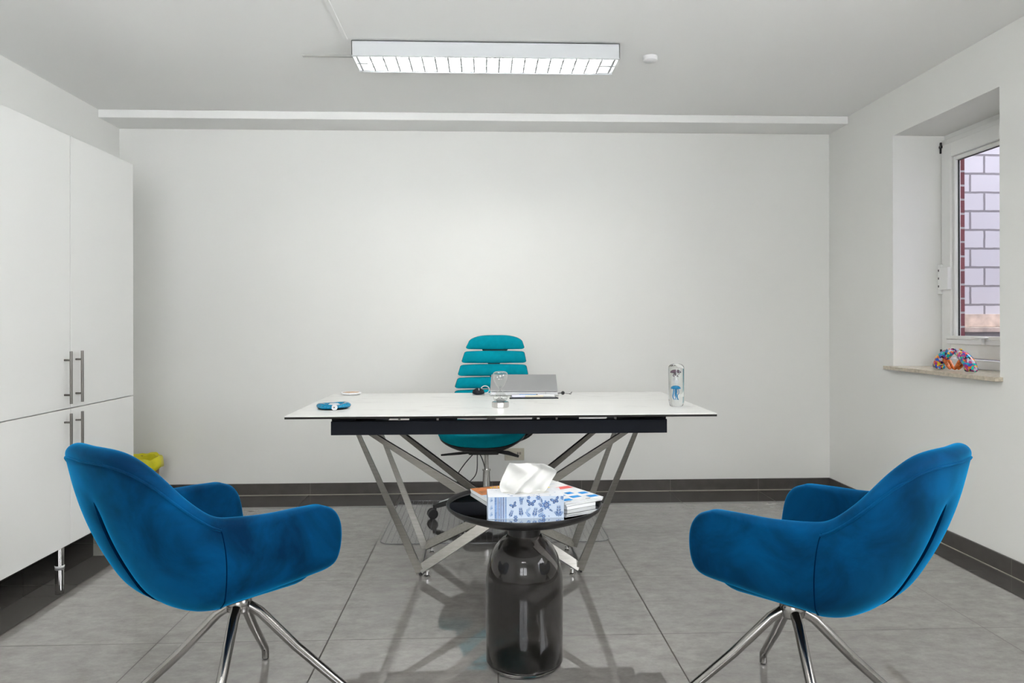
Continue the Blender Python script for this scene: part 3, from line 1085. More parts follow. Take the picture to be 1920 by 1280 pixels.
# ------------------------------------------------------------------ armchairs
TOPC = [(-.432, 0, .803), (-.428, .060, .803), (-.418, .115, .799), (-.398, .165, .784), (-.362, .208, .749), (-.318, .238, .700),
        (-.270, .254, .655), (-.218, .262, .624), (-.150, .265, .614), (-.050, .268, .608), (.05, .270, .611), (.125, .271, .614)]
BOTC = [(-.262, 0, .384), (-.258, .06, .384), (-.248, .115, .384), (-.232, .155, .385), (-.215, .180, .387), (-.202, .195, .389),
        (-.192, .204, .391), (-.182, .211, .394), (-.130, .218, .397), (-.04, .228, .402), (.06, .238, .408), (.135, .246, .413)]
NS = 23


def armchair(loc, facing, legrot, legR, label):
    t = root('armchair', (loc[0], loc[1], 0), label, 'armchair', 'blue velvet armchairs', rz=facing)
    T = spline(TOPC, NS)
    B = spline(BOTC, NS)
    ts = [0, .04, .12, .24, .38, .52, .66, .78, .88, .95, 1.0]

    def outer(i, tv):
        p = B[i].lerp(T[i], tv)
        u = i / (NS - 1)
        bul = math.sin(PI * min(1, tv)) * (.018 * (1 - u) + .012)
        # outward direction in plan
        a, c = B[max(0, i - 1)].lerp(T[max(0, i - 1)], tv), B[min(NS - 1, i + 1)].lerp(T[min(NS - 1, i + 1)], tv)
        d = c - a
        n = Vector((-d.y, d.x, 0))
        if i == 0:
            n = Vector((-1, 0, 0))
        if n.length > 1e-6:
            n.normalize()
        if n.y < 0 and i > 3: n = -n
        if n.x > 0 and i <= 3: n = -n
        # tuck the bottom edge under
        tuck = .030 * max(0, 1 - tv / .14) ** 2
        p = p + n * (bul - tuck)
        # rounded arm front
        if i > 12:
            w_ = (i - 12) / (NS - 1 - 12)
            up_ = max(0, (tv - .66) / .34)
            lo_ = max(0, (.30 - tv) / .30)
            fx = .012 * math.sin(PI * tv) - .052 * (1 - math.sqrt(max(0, 1 - up_ * up_))) - .030 * (1 - math.sqrt(max(0, 1 - lo_ * lo_)))
            p.x += w_ ** 1.3 * fx
        return p, n
    def wallth(i, tv):
        return (.062 if i < 12 else .058) - .010 * tv
    rows = []
    for tv in ts:
        O, I = [], []
        for i in range(NS):
            p, n = outer(i, tv)
            O.append(p)
            q_ = p - n * wallth(i, tv)
            if i < 10: q_.z += 0
            I.append(q_)
        rows.append((O, I))

    def ring(O, I, sq=0.0, dz=0.0, rim=False):
        """closed ring: right arm front -> back -> left arm front on the outside, and back again inside"""
        ks = [1 - .80 * max(0, (i - 15) / (NS - 16)) ** 1.5 if rim else 1 for i in range(NS)]
        Oq = [o.lerp((o + i_) / 2, sq) + Vector((0, 0, dz * k_)) for o, i_, k_ in zip(O, I, ks)]
        Iq = [i_.lerp((o + i_) / 2, sq) + Vector((0, 0, dz * k_)) for o, i_, k_ in zip(O, I, ks)]
        mir = lambda v: Vector((v.x, -v.y, v.z))
        cap = []
        o, i_ = Oq[-1], Iq[-1]
        m_, h_ = (o + i_) / 2, (o - i_) / 2
        f_ = (O[-1] - O[-2])
        f_ = Vector((f_.x, f_.y, 0)).normalized() * h_.length
        for a in (30, 60, 90, 120, 150):
            cap.append(m_ + h_ * math.cos(R(a)) + f_ * math.sin(R(a)))
        L = [mir(v) for v in Oq[:0:-1]] + Oq + cap + Iq[::-1] + [mir(v) for v in Iq[1:]] + [mir(v) for v in cap[::-1]]
        return L
    P = []
    P.append(ring(*rows[0], sq=.9, dz=.004))
    P.append(ring(*rows[0], sq=.4, dz=-.002))
    for O, I in rows:
        P.append(ring(O, I))
    O, I = rows[-1]
    for a in (25, 50, 70, 85):
        P.append(ring(O, I, sq=1 - math.cos(R(a)), dz=.024 * math.sin(R(a)), rim=True))
    b = bmesh.new()
    V = grid(b, P, closev=True)
    # close the bottom and the rim
    for row in (V[0], V[-1]):
        n = len(row)
        for k in range(n // 2):
            pass
    L = len(V[0])
    nO = 2 * NS - 1
    for row in (V[0], V[-1]):
        # outer run 0..nO-1, cap 5, inner run nO+5 .. nO+5+nO-1 reversed
        for k in range(nO - 1):
            a_, b_ = row[k], row[k + 1]
            c_, d_ = row[(nO + 5 + nO - 1) - k], row[(nO + 5 + nO - 1) - k - 1]
            b.faces.new((a_, b_, d_, c_))
        b.faces.new([row[nO - 1]] + row[nO:nO + 5] + [row[nO + 5]])
        b.faces.new([row[0]] + [row[L - 1 - k] for k in range(5)] + [row[L - 6]])
    # sewn pleat down the middle of the outer back
    for r_i, row in enumerate(V):
        z = row[NS - 1].co.z
        if .37 < z < .70 and 0 < r_i < len(ts) + 2:
            row[NS - 1].co.x += .016
            for s in (-1, 1):
                row[NS - 1 + s].co.x += .003
                row[NS - 1 + s].co.y *= .55
    sh = link('shell', b, MT['velvet'], t, sub=2, local=True)
    # pleat, arm seams and the piping along the rim
    g = bmesh.new()
    pl = []
    for tv in [k / 20 for k in range(0, 16)]:
        p, n = outer(0, tv)
        pl.append((p.x + .010, 0, p.z))
    tube(g, pl, .0035, 6)
    link('back_pleat', g, MT['velvet_dark'], sh, local=True)
    iseam = 14
    g = bmesh.new()
    for s in (-1, 1):
        pl = []
        for tv in [k / 16 for k in range(0, 17)]:
            p, n = outer(iseam, tv)
            pl.append((p.x, s * p.y - s * .0006, p.z))
        tube(g, pl, .0013, 6)
    link('arm_seam', g, MT['velvet_dark'], sh, local=True)
    g = bmesh.new()
    pl = []
    for i in list(range(iseam, 0, -1)) + [0]:
        p, n = outer(i, .975)
        pl.append(Vector((p.x, -p.y, p.z)) + Vector((n.x, -n.y, 0)) * -.0005)
    pl2 = [Vector((v.x, -v.y, v.z)) for v in pl[:-1]][::-1]
    tube(g, spline(pl + pl2, 110), .0034, 8)
    link('piping', g, MT['velvet'], sh, local=True)
    # upholstered seat base and cushion
    def outline(k, z, infl=0.0, front=.185):
        pts = []
        for i in range(NS):
            p, n = outer(i, .06)
            p = p - n * (.006 + infl)
            pts.append(p)
        half = pts + [Vector((front - .02, pts[-1].y - .03, 0)), Vector((front, pts[-1].y * .55, 0))]
        full = half + [Vector((front + .004, 0, 0))] + [Vector((v.x, -v.y, 0)) for v in half[:0:-1]]
        c0 = Vector((-.04, 0, 0))
        return [Vector((c0.x + (v.x - c0.x) * k, v.y * k, z)) for v in full]
    g = bmesh.new()
    loft(g, [outline(.55, .370, 0, .12), outline(.74, .380, 0, .12), outline(.84, .400, 0, .12), outline(.88, .412, 0, .12), outline(.90, .425, 0, .12), outline(.88, .435, 0, .12)])
    link('seat_base', g, MT['velvet'], t, sub=1, local=True)
    g = bmesh.new()
    loft(g, [outline(.90, .436, .03), outline(.95, .442, .03), outline(.96, .462, .03), outline(.93, .478, .03), outline(.80, .486, .03), outline(.4, .490, .03)])
    link('seat_cushion', g, MT['velvet'], t, sub=1, local=True)
    # swivel base
    hb = lathe(bmesh.new(), [(0, .288), (.026, .288), (.034, .294), (.036, .318), (.030, .330), (.016, .334), (.016, .352), (0, .352)], seg=28)
    hub = link('swivel_hub', hb, MT['steel_leg'], t, local=True)
    link('mounting_plate', bx(-.09, .09, -.09, .09, .352, .3655), MT['black'], t, local=True, bevel=.002)
    for k in range(4):
        a = legrot - facing + k * PI / 2
        c, s = math.cos(a), math.sin(a)
        pts = [(.022, .309), (.06, .2845), (legR * .5, .1795), (legR - .016, .047), (legR - .004, .036), (legR, .024), (legR, .004)]
        rad = [.0145, .0145, .0138, .0125, .0122, .0118, .0115]
        g = tube(bmesh.new(), [(r * c, r * s, z) for r, z in pts], rad, 16)
        lg = link('leg', g, MT['steel_leg'], t, local=True)
        link('foot_cap', lathe(bmesh.new(), [(0, 0), (.009, 0), (.0095, .004), (0, .004)], (legR * c, legR * s, 0), 16), MT['black'], lg, local=True)
    return t


armchair((-.7175, 2.124), R(52.0), R(93.8), .322, 'blue velvet armchair on the left in front of the white cabinets')
armchair((.877, 2.014), R(126.8), R(82.4), .328, 'blue velvet armchair on the right below the window wall')

# ------------------------------------------------------------------ glass side table
SX, SY = .131, 2.378
t = root('side_table', (SX, SY, 0), 'round black tray table on a smoked glass bottle base between the armchairs', 'side table')
out = [(.100, .000), (.118, .004), (.127, .018), (.1275, .10), (.1283, .22), (.1275, .285), (.122, .325), (.111, .362), (.095, .390), (.076, .410), (.062, .420), (.0565, .428)]
inn = [(r - .0045, z + (.004 if z > .3 else .014 if z < .02 else 0)) for r, z in out]
inn[0] = (.085, .013)
prof = [(0, .000)] + out + inn[::-1] + [(0, .012)]
inn2 = [(.0520, .428), (.0575, .417), (.072, .4055), (.091, .386), (.107, .3585), (.1178, .323), (.1232, .285), (.124, .22), (.1232, .10), (.1215, .024), (.113, .0135), (.09, .0115)]
prof = [(0, .000)] + out + inn2 + [(0, .0110)]
link('glass_base', lathe(bmesh.new(), prof, (SX, SY, .0005), 96), MT['smoke'], t, angle=60)
link('neck_collar', lathe(bmesh.new(), [(0, .4295), (.054, .4295), (.0545, .434), (.0545, .474), (0, .474)], (SX, SY, 0), 48), MT['black_satin'], t)
prof = [(0, .472), (.07, .472), (.14, .479), (.20, .492), (.24, .508), (.256, .521), (.2590, .529), (.2575, .533), (.2535, .532), (.2500, .526), (.2480, .5225), (0, .5225)]
tr = link('tray_top', lathe(bmesh.new(), prof, (SX, SY + .012, 0), 128), MT['black_satin'], t, angle=50)
link('mirror_inlay', lathe(bmesh.new(), [(0, .5226), (.247, .5226), (.247, .5240), (0, .5240)], (SX, SY + .012, 0), 128), MT['mirror'], t, angle=50)
TT = .5240

# tissue box with printed butterflies, flowers and stripes
BX0, BX1, BY0, BY1, BZ0, BZ1 = .009, .244, 2.212, 2.325, TT + .0003, TT + .068
t = root('tissue_box', ((BX0 + BX1) / 2, (BY0 + BY1) / 2, BZ0), 'white and blue tissue box with butterflies and flowers on the round tray table', 'tissue box')
mt_ = Matrix.Translation(((BX0 + BX1) / 2, (BY0 + BY1) / 2, 0)) @ Matrix.Rotation(R(1.8), 4, 'Z') @ Matrix.Translation((-(BX0 + BX1) / 2, -(BY0 + BY1) / 2, 0))
b = box(bmesh.new(), BX0, BX1, BY0, BY1, BZ0, BZ1, 0)
b.faces.ensure_lookup_table()
b.faces[1].material_index = 1
YP = BY0 - .0003


def poly(b, pts, mi, y=YP):
    vs = [b.verts.new((x, y, z)) for x, z in pts]
    try:
        b.faces.new(vs).material_index = mi
    except ValueError:
        pass


def uv(u, v):
    return (BX0 + u * (BX1 - BX0), BZ0 + v * (BZ1 - BZ0))


# stripes near the left end
for u0, u1, mi in ((.085, .115, 3), (.125, .132, 2), (.14, .155, 3), (.163, .172, 2), (.18, .188, 3), (.196, .206, 2), (.214, .218, 3), (.226, .24, 3)):
    poly(b, [uv(u0, .01), uv(u1, .01), uv(u1, .985), uv(u0, .985)], mi)


def leafspray(u, v, ang, s, mi=2, n=7):
    s *= 1.2
    c0 = Vector(uv(u, v))
    d = Vector((math.cos(ang), math.sin(ang)))
    nn = Vector((-d.y, d.x))
    poly(b, [c0 - nn * .0003, c0 + nn * .0003, c0 + d * s + nn * .0002, c0 + d * s - nn * .0002], mi)
    for k in range(n):
        f = .15 + .8 * k / n
        base = c0 + d * s * f
        for sd in (-1, 1):
            dd = (d + nn * sd * 1.1).normalized()
            ln = s * .36 * (1 - .45 * f)
            e = base + dd * ln
            w2 = Vector((-dd.y, dd.x)) * ln * .17
            poly(b, [base, base + dd * ln * .5 + w2, e, base + dd * ln * .5 - w2], mi if k % 2 else 3, YP - .00002)


def butterfly(u, v, ang, s):
    s *= 1.15
    c0 = Vector(uv(u, v))
    ca, sa = math.cos(ang), math.sin(ang)
    def T2(x, y): return (c0.x + (x * ca - y * sa) * s, c0.y + (x * sa + y * ca) * s)
    for m_ in (-1, 1):
        poly(b, [T2(0, .1), T2(.5 * m_, .75), T2(1.05 * m_, .85), T2(1.0 * m_, .35), T2(.5 * m_, -.02)], 2)
        poly(b, [T2(.2 * m_, .2), T2(.52 * m_, .6), T2(.85 * m_, .66), T2(.8 * m_, .38), T2(.5 * m_, .15)], 3, YP - .0001)
        poly(b, [T2(0, 0), T2(.6 * m_, -.02), T2(.72 * m_, -.4), T2(.35 * m_, -.6), T2(.08 * m_, -.3)], 2)
        poly(b, [T2(.15 * m_, -.1), T2(.5 * m_, -.12), T2(.5 * m_, -.35), T2(.32 * m_, -.42)], 3, YP - .0001)
    poly(b, [T2(-.05, .45), T2(.05, .45), T2(.05, -.5), T2(-.05, -.5)], 2, YP - .00015)


def flower(u, v, s, petals=7):
    s *= 1.2
    c0 = Vector(uv(u, v))
    for ring_, rr, mi, yy in ((0, 1.0, 3, YP - .00005), (1, .62, 2, YP - .0001), (2, .34, 0, YP - .00015), (3, .2, 2, YP - .0002)):
        for k in range(petals):
            a = 2 * PI * (k + .5 * ring_) / petals
            pts = []
            for q_ in range(9):
                f = q_ / 8
                aa = a + (f - .5) * 2 * PI / petals * .95
                r_ = s * rr * (.55 + .45 * math.sin(PI * f))
                pts.append((c0.x + r_ * math.cos(aa), c0.y + r_ * math.sin(aa)))
            poly(b, [tuple(c0)] + pts, mi, yy)


butterfly(.335, .60, .5, .0095)
butterfly(.565, .68, -.05, .0120)
butterfly(.885, .78, .35, .0115)
butterfly(.80, .08, -.6, .0020)
flower(.765, .60, .0125)
leafspray(.72, .50, 2.4, .016)
leafspray(.74, .45, -2.6, .020)
leafspray(.715, .70, 1.9, .012)
leafspray(.80, .42, -.6, .012)
leafspray(.44, .06, 1.7, .026)
leafspray(.50, .30, .75, .016, 3, 4)
leafspray(.60, .02, 1.35, .028)
leafspray(.56, .05, 2.3, .020, 3)
leafspray(.65, .03, .7, .020, 3)
leafspray(.93, .05, 1.57, .030)
leafspray(.935, .06, 2.3, .018)
leafspray(.925, .06, .8, .018)
leafspray(.28, .04, 1.2, .022)
leafspray(.43, .97, -1.5, .020)
leafspray(.40, .98, -.6, .012, 3)
leafspray(.47, .97, -2.2, .012, 3)
flower(.535, .95, .0050, 5)
flower(.66, .93, .0070, 6)
flower(.73, .08, .0065, 6)
flower(.36, .06, .0060, 6)
for v_ in (.2, .5, .85):
    leafspray(.03, v_ - .1, 1.3, .014, 3, 4)
    flower(.05, v_, .0022, 5)
poly(b, [uv(.955, .86), uv(.99, .80), uv(.995, .99), uv(.96, .99)], 3)
# faint print on the top
for k in range(26):
    xx, yy = BX0 + rnd.uniform(.01, .22), BY0 + rnd.uniform(.006, .105)
    if .04 < xx - BX0 < .19 and .03 < yy - BY0 < .085:
        continue
    s = rnd.uniform(.002, .005)
    a0 = rnd.uniform(0, 6)
    vs = [b.verts.new((xx + s * math.cos(a0 + a), yy + s * .5 * math.sin(a0 + a), BZ1 + .0002)) for a in (0, 1.2, 2.5, 3.9, 5.1)]
    b.faces.new(vs).material_index = 3
bmesh.ops.transform(b, matrix=mt_, verts=b.verts)
bmesh.ops.translate(b, verts=b.verts, vec=-worldloc(t))
me = bpy.data.meshes.new('printed_carton')
b.to_mesh(me)
b.free()
for k in ('box_white', 'box_top', 'ink', 'ink_light'):
    me.materials.append(MT[k])
o = bpy.data.objects.new('printed_carton', me)
COL.objects.link(o)
o.parent = t
# slot film and tissue
b = bmesh.new()
cxb, cyb = (BX0 + BX1) / 2 + .004, (BY0 + BY1) / 2
vs = [(cxb + .075 * math.cos(a), cyb + .030 * math.sin(a), BZ1 + .0005) for a in [2 * PI * k / 32 for k in range(32)]]
b.faces.new([b.verts.new(v) for v in vs])
link('slot_film', b, MT['tissue'], t, smooth=False)
# tissue sheet: rows from the slot to the top edge
LFT = [(.053, .0), (.047, .018), (.052, .040), (.064, .062), (.074, .082), (.0795, .093)]
RGT = [(.190, .0), (.198, .010), (.212, .032), (.228, .061), (.222, .074), (.189, .0925)]
NR, NC = 30, 46
Ls = spline([(x, z, 0) for x, z in LFT], NR)
Rs = spline([(x, z, 0) for x, z in RGT], NR)
P = []
for i in range(NR):
    f = i / (NR - 1)
    row = []
    for j in range(NC):
        g_ = j / (NC - 1)
        x = Ls[i].x + (Rs[i].x - Ls[i].x) * g_
        z = Ls[i].y + (Rs[i].y - Ls[i].y) * g_
        z -= .004 * math.sin(PI * g_) * f * .5
        fold = .010 * math.sin(7.5 * g_ + 2.4 * f + .6) * (.35 + .9 * f) + .006 * math.sin(17 * g_ - 5 * f) * (1 - f) + .004 * math.sin(11 * f + 9 * g_)
        crease = .018 * max(0, 1 - abs(g_ - (.72 - .42 * (1 - f))) / .12) * (1 - .6 * f)
        row.append((x, cyb - .004 + fold - crease + .012 * (f - .4) * math.cos(3 * g_), BZ1 + .001 + z))
    P.append(row)
b = bmesh.new()
grid(b, P)
link('tissue_sheet', b, MT['tissue'], t, solid=.0006, sub=1)
P = []
for i in range(16):
    f = i / 15
    row = []
    for j in range(24):
        g_ = j / 23
        x = .065 + .015 * f + (.125 + .015 * f) * g_
        row.append((x, cyb + .016 + .008 * math.sin(6 * g_ + 2 * f) + .006 * f, BZ1 + .001 + .052 * f * (1 - .25 * math.sin(5 * g_))))
    P.append(row)
b = bmesh.new()
grid(b, P)
link('tissue_sheet', b, MT['tissue'], t, solid=.0006, sub=1)

# printed matter on the tray
def sheet(name, c, d1, l1, l2, z0, th, label, cat, group, decals=(), pages=True, curl=0.0):
    """booklet with a corner at c, one side along d1 (length l1), the other to its left (l2)"""
    t = root(name, (c[0], c[1], z0), label, cat, group)
    u = Vector((d1[0], d1[1], 0)).normalized()
    v = Vector((-u.y, u.x, 0))
    o_ = Vector((c[0], c[1], z0))
    def W_(a, bb, h): return o_ + u * a + v * bb + Vector((0, 0, h + curl * (a / l1) ** 3))
    b = bmesh.new()
    n = 1
    S = []
    for k in range(n + 1):
        a = l1 * k / n
        S.append([W_(a, 0, 0), W_(a, l2, 0), W_(a, l2, th), W_(a, 0, th)])
    loft(b, S)
    link('pages', b, MT['paper'], t, smooth=False, bevel=.0006)
    mats = ['paper', 'cyan_ink', 'red_ink', 'yellow_ink', 'orange_ink', 'box_white', 'black']
    b = bmesh.new()
    b.faces.new([b.verts.new(W_(a, bb, th + .0004)) for a, bb in ((0, 0), (l1 * .98, 0), (l1 * .98, l2), (0, l2))]).material_index = 0
    for k, (a0, b0, a1, b1, mi) in enumerate(decals):
        b.faces.new([b.verts.new(W_(a, bb, th + .0007 + k * .00002)) for a, bb in ((a0 * l1, b0 * l2), (a1 * l1, b0 * l2), (a1 * l1, b1 * l2), (a0 * l1, b1 * l2))]).material_index = mi
    link('printed_cover', b, [MT[k] for k in mats], t, smooth=False)
    return t


lett = []
for k in range(13):
    lett.append((.30 + .05 * k, .60, .335 + .05 * k, .76 + .05 * (k % 3 == 0), 3))
for k in range(10):
    lett.append((.44 + .045 * k, .86, .47 + .045 * k, .93, 0 if k % 2 else 3))
sheet('magazine', (.019, 2.392), (.93, .37), .160, .190, TT + .0004, .0118,
      'magazine with an orange brown cover photo and yellow lettering behind the tissue box', 'magazine', 'magazines on the tray table',
      [(0.0, .42, 1, 1.0, 4), (0, 0, 1, .42, 5)] + lett)
sheet('magazine', (.266, 2.304), (.86, .51), .118, .100, TT + .0004, .0110,
      'thick folded leaflet at the bottom of the stack on the right of the tray', 'magazine', 'magazines on the tray table')
sheet('magazine', (.263, 2.300), (.86, .51), .150, .290, TT + .0130, .0042,
      'second leaflet from the bottom of the stack on the right of the tray', 'magazine', 'magazines on the tray table')
sheet('magazine', (.259, 2.310), (.90, .43), .150, .290, TT + .0176, .0030,
      'white leaflet just under the blue squared brochure at the right of the tray', 'magazine', 'magazines on the tray table')
sq = []
for a, bb, s in ((.05, .05, .22), (.36, .12, .24), (.72, .05, .24), (.16, .25, .20), (.46, .29, .18), (.74, .22, .2)):
    sq.append((a, bb, a + s, bb + .085, 1))
sq += [(.05, .015, .18, .03, 6), (.55, .015, .68, .03, 6), (.05, .60, .50, .72, 3), (.52, .53, .95, .64, 2), (.1, .8, .8, .82, 5)]
sheet('magazine', (.261, 2.306), (.875, .484), .155, .300, TT + .0210, .0030,
      'white brochure with blue squares on top of the stack at the right of the tray', 'magazine', 'magazines on the tray table', sq)

# ------------------------------------------------------------------ things on the desk
# hourglass
hx, hy = .070, 3.150
t = root('hourglass', (hx, hy, TZ), 'clear glass hourglass on a faceted mirror base at the front of the desk', 'hourglass')
b = bmesh.new()
lathe(b, [(0, 0), (.036, 0), (.0375, .003), (.0375, .022), (.036, .025), (0, .025)], (hx, hy, TZ), 10)
link('base', b, MT['chrome'], t, smooth=False)
prof = [(.015, .0255), (.026, .030), (.031, .038), (.030, .047), (.021, .060), (.010, .071), (.0042, .0765), (.0042, .080), (.010, .086), (.022, .102),
        (.031, .121), (.0335, .136), (.0315, .149), (.023, .156), (.010, .158), (0, .158)]
pp = spline([(r, z, 0) for r, z in prof], 60)
link('glass_bulbs', lathe(bmesh.new(), [(max(v.x, 0), v.y) for v in pp[:-1]] + [(0, .158)], (hx, hy, TZ), 48), MT['bulb_glass'], t)
b = lathe(bmesh.new(), [(0, .0275), (.018, .0290), (.023, .034), (.016, .037), (0, .045)], (hx, hy, TZ), 28)
lathe(b, [(0, .036), (.0005, .036), (.0005, .074), (0, .074)], (hx, hy, TZ), 8)
link('silver_sand', b, MT['sand'], t)

# glass paperweight with two jellyfish shapes
gx, gy = .851, 3.150
t = root('glass_paperweight', (gx, gy, TZ), 'tall clear glass paperweight with blue and plum jellyfish inside at the desk right end', 'paperweight')
link('glass_block', lathe(bmesh.new(), [(0, 0), (.024, 0), (.029, .003), (.0335, .020), (.0345, .045), (.0345, .165), (.033, .176), (.026, .184), (.012, .1885), (0, .1895)], (gx, gy, TZ), 48), MT['clear'], t, angle=60)


def jelly(z, r, m_, parent, tails, tl):
    b = lathe(bmesh.new(), [(0, .014), (r * .5, .0125), (r * .85, .008), (r, .001), (r * .9, -.001), (r * .5, .004), (0, .005)], (gx - .002, gy, TZ + z), 28)
    for k in range(tails):
        a = 2 * PI * k / tails
        p0 = Vector((gx - .002 + r * .45 * math.cos(a), gy + r * .3 * math.sin(a), TZ + z + .002))
        tube(b, spline([p0, p0 + Vector((.003 * math.cos(a * 3), 0, -tl * .4)), p0 + Vector((-.003 * math.cos(a * 2), .002, -tl * .75)), p0 + Vector((.002, 0, -tl))], 9), .0009, 5)
    tube(b, [(gx - .002, gy, TZ + z + .004), (gx - .001, gy, TZ + z - tl * .3), (gx - .004, gy, TZ + z - tl * .7)], [.003, .004, .001], 6)
    return link('jellyfish_inlay', b, m_, parent)


jelly(.078, .0155, MT['jelly_blue'], t, 7, .050)
jelly(.148, .0170, MT['jelly_plum'], t, 5, .020)
b = lathe(bmesh.new(), [(0, 0), (.006, .006), (.0105, .018), (.007, .030), (0, .038)], (gx - .002, gy, TZ + .096), 6)
link('bubble_inlay', b, MT['white_plastic'], t, smooth=False)

# computer mouse
mx, my = -.031, 3.725
t = root('computer_mouse', (mx, my, TZ), 'small black computer mouse left of the laptop', 'mouse')
b = bmesh.new()
S = []
for k in range(9):
    f = k / 8
    yy = -.048 + .096 * f
    e = math.sqrt(max(0, 1 - (2 * f - 1) ** 2)) ** .6
    hw, hh = .034 * max(e, .15), .034 * max(e, .2) * (.8 + .25 * f)
    S.append([(mx + hw * math.cos(a), my + yy, TZ + .002 + hh * max(0, math.sin(a)) ** .8) for a in [PI * j / 10 for j in range(11)]])
loft(b, S)
link('mouse_shell', b, MT['apron'], t, sub=1)
link('scroll_wheel', lathe(bmesh.new(), [(0, -.003), (.008, -.003), (.008, .003), (0, .003)], (mx + .003, my - .026, TZ + .027), 16, axis='x'), MT['silver'], t)
link('mouse_base', bx(mx - .030, mx + .030, my - .040, my + .040, TZ + .0003, TZ + .004), MT['silver'], t, bevel=.0015)

# laptop, partly closed, seen from behind
t = root('laptop', (.205, 3.70, TZ), 'silver laptop standing half closed on the back of the desk', 'laptop')
mtx = Matrix.Translation((.200, 3.640, TZ)) @ Matrix.Rotation(R(-3.0), 4, 'Z')
b = box(bmesh.new(), -.172, .172, 0, .185, .002, .017, 0, mtx)
lb = link('laptop_base', b, MT['silver_light'], t, bevel=.002)
b = box(bmesh.new(), -.165, .165, .012, .165, .0172, .0180, 0, mtx)
link('keyboard', b, MT['black'], lb, smooth=False)
m2 = mtx @ Matrix.Translation((0, .0, .019)) @ Matrix.Rotation(R(20.5), 4, 'X')
b = box(bmesh.new(), -.172, .172, .002, .205, .0, .006, 0, m2)
ld = link('lid', b, MT['silver'], t, bevel=.002)
link('hinge_strip', box(bmesh.new(), -.168, .168, -.005, .006, .006, .019, 0, mtx), MT['silver_light'], t, bevel=.002)
link('hinge_gap', box(bmesh.new(), .110, .112, -.0056, .0, .006, .019, 0, mtx), MT['silver'], t, smooth=False)

# cable ring left of the laptop
t = root('cable_coil', (-.002, 3.775, TZ), 'white coiled cable loop standing between the mouse and the laptop', 'cable')
b = bmesh.new()
pts = [(.004 + .022 * math.cos(2 * PI * k / 24), 3.78 + .012 * math.sin(2 * PI * k / 24), TZ + .021 + .018 * math.sin(2 * PI * k / 24)) for k in range(24)]
tube(b, pts, .0026, 8, closed=True)
tube(b, spline([(.004, 3.770, TZ + .003), (.020, 3.760, TZ + .003), (.033, 3.745, TZ + .0032)], 10), .0026, 8)
link('cable_loop', b, MT['white_plastic'], t)
# dongle and strap right of the laptop
t = root('key_fob', (.42, 3.66, TZ), 'small black fob on a thin strap at the right side of the laptop', 'key fob')
b = lathe(bmesh.new(), [(0, -.006), (.008, -.006), (.010, 0), (.008, .006), (0, .006)], (.402, 3.66, TZ + .012), 8, axis='y')
tube(b, [(.376, 3.66, TZ + .011), (.396, 3.66, TZ + .012)], .0022, 6)
link('fob_body', b, MT['black'], t, smooth=False)
b = bmesh.new()
tube(b, [(.410, 3.66, TZ + .011), (.428, 3.662, TZ + .0085), (.438, 3.664, TZ + .008), (.450, 3.668, TZ + .017), (.443, 3.668, TZ + .004), (.434, 3.664, TZ + .0075)], .0013, 6)
link('strap', b, MT['black'], t)

# notepad tray with pens
t = root('notepad', (.235, 3.54, TZ), 'flat dark notepad lying in front of the laptop under the pens', 'notepad')
b = bmesh.new()
V = [(.122, 3.492), (.362, 3.492), (.342, 3.620), (.135, 3.620)]
loft(b, [[(x, y, TZ + z) for x, y in V] for z in (.0004, .005)])
link('cover', b, MT['apron'], t, smooth=False, bevel=.0008)
b = bmesh.new()
loft(b, [[(.18 + (x - .18) * .93, 3.56 + (y - 3.56) * .8, TZ + z) for x, y in V] for z in (.0051, .0062)])
link('top_sheet', b, MT['silver'], t, smooth=False)
ZP = TZ + .0064


def pen(x0, y0, x1, y1, r, m1, m2, label, z=ZP):
    t = root('pen', ((x0 + x1) / 2, (y0 + y1) / 2, z), label, 'pen', 'pens on the notepad')
    p0, p1 = Vector((x0, y0, z + r)), Vector((x1, y1, z + r))
    link('barrel', tube(bmesh.new(), [p0.lerp(p1, f) for f in (0, .02, .34, .66)], [r * .5, r, r, r], 12), m1, t)
    link('cap', tube(bmesh.new(), [p0.lerp(p1, f) for f in (.66, .97, 1)], [r * 1.08, r * 1.08, r * .6], 12), m2, t)
    return t


pen(.133, 3.502, .200, 3.503, .006, MT['lilac'], MT['lilac'], 'short lilac white marker at the left front corner of the notepad')
pen(.176, 3.512, .290, 3.511, .0055, MT['cream'], MT['cream'], 'cream coloured pen along the front of the notepad', )
pen(.345, 3.506, .262, 3.528, .0065, MT['white_plastic'], MT['lilac'], 'white highlighter slanting at the right front corner of the notepad')
pen(.172, 3.548, .300, 3.552, .005, MT['cyan_ink'], MT['apron'], 'thin blue pen at the back of the notepad')
pen(.215, 3.528, .330, 3.545, .004, MT['silver_light'], MT['chrome'], 'thin silver pen in the middle of the notepad')

# blue resin ring ornament on a dark foot
rx, ry = -.655, 3.135
t = root('resin_ornament', (rx, ry, TZ), 'glittery blue resin ring ornament on a dark base near the desk left front corner', 'ornament')
link('dark_base', lathe(bmesh.new(), [(0, 0), (.060, 0), (.064, .003), (0, .003)], (rx, ry, TZ + .0003), 32), MT['black_edge'], t)
b = bmesh.new()
S = []
for k in range(40):
    a = 2 * PI * k / 40
    rr = .051 + .004 * math.sin(3 * a)
    w2 = .0135 + .0035 * math.sin(2 * a + 1)
    h2 = .0105 + .0025 * math.sin(2 * a + .5)
    S.append([(rx + (rr + w2 * math.cos(q_)) * math.cos(a) * 1.08, ry + (rr + w2 * math.cos(q_)) * math.sin(a), TZ + .014 + h2 * math.sin(q_)) for q_ in [2 * PI * j / 12 for j in range(12)]])
grid(b, S, closeu=True, closev=True)
link('resin_ring', b, MT['blue_resin'], t)
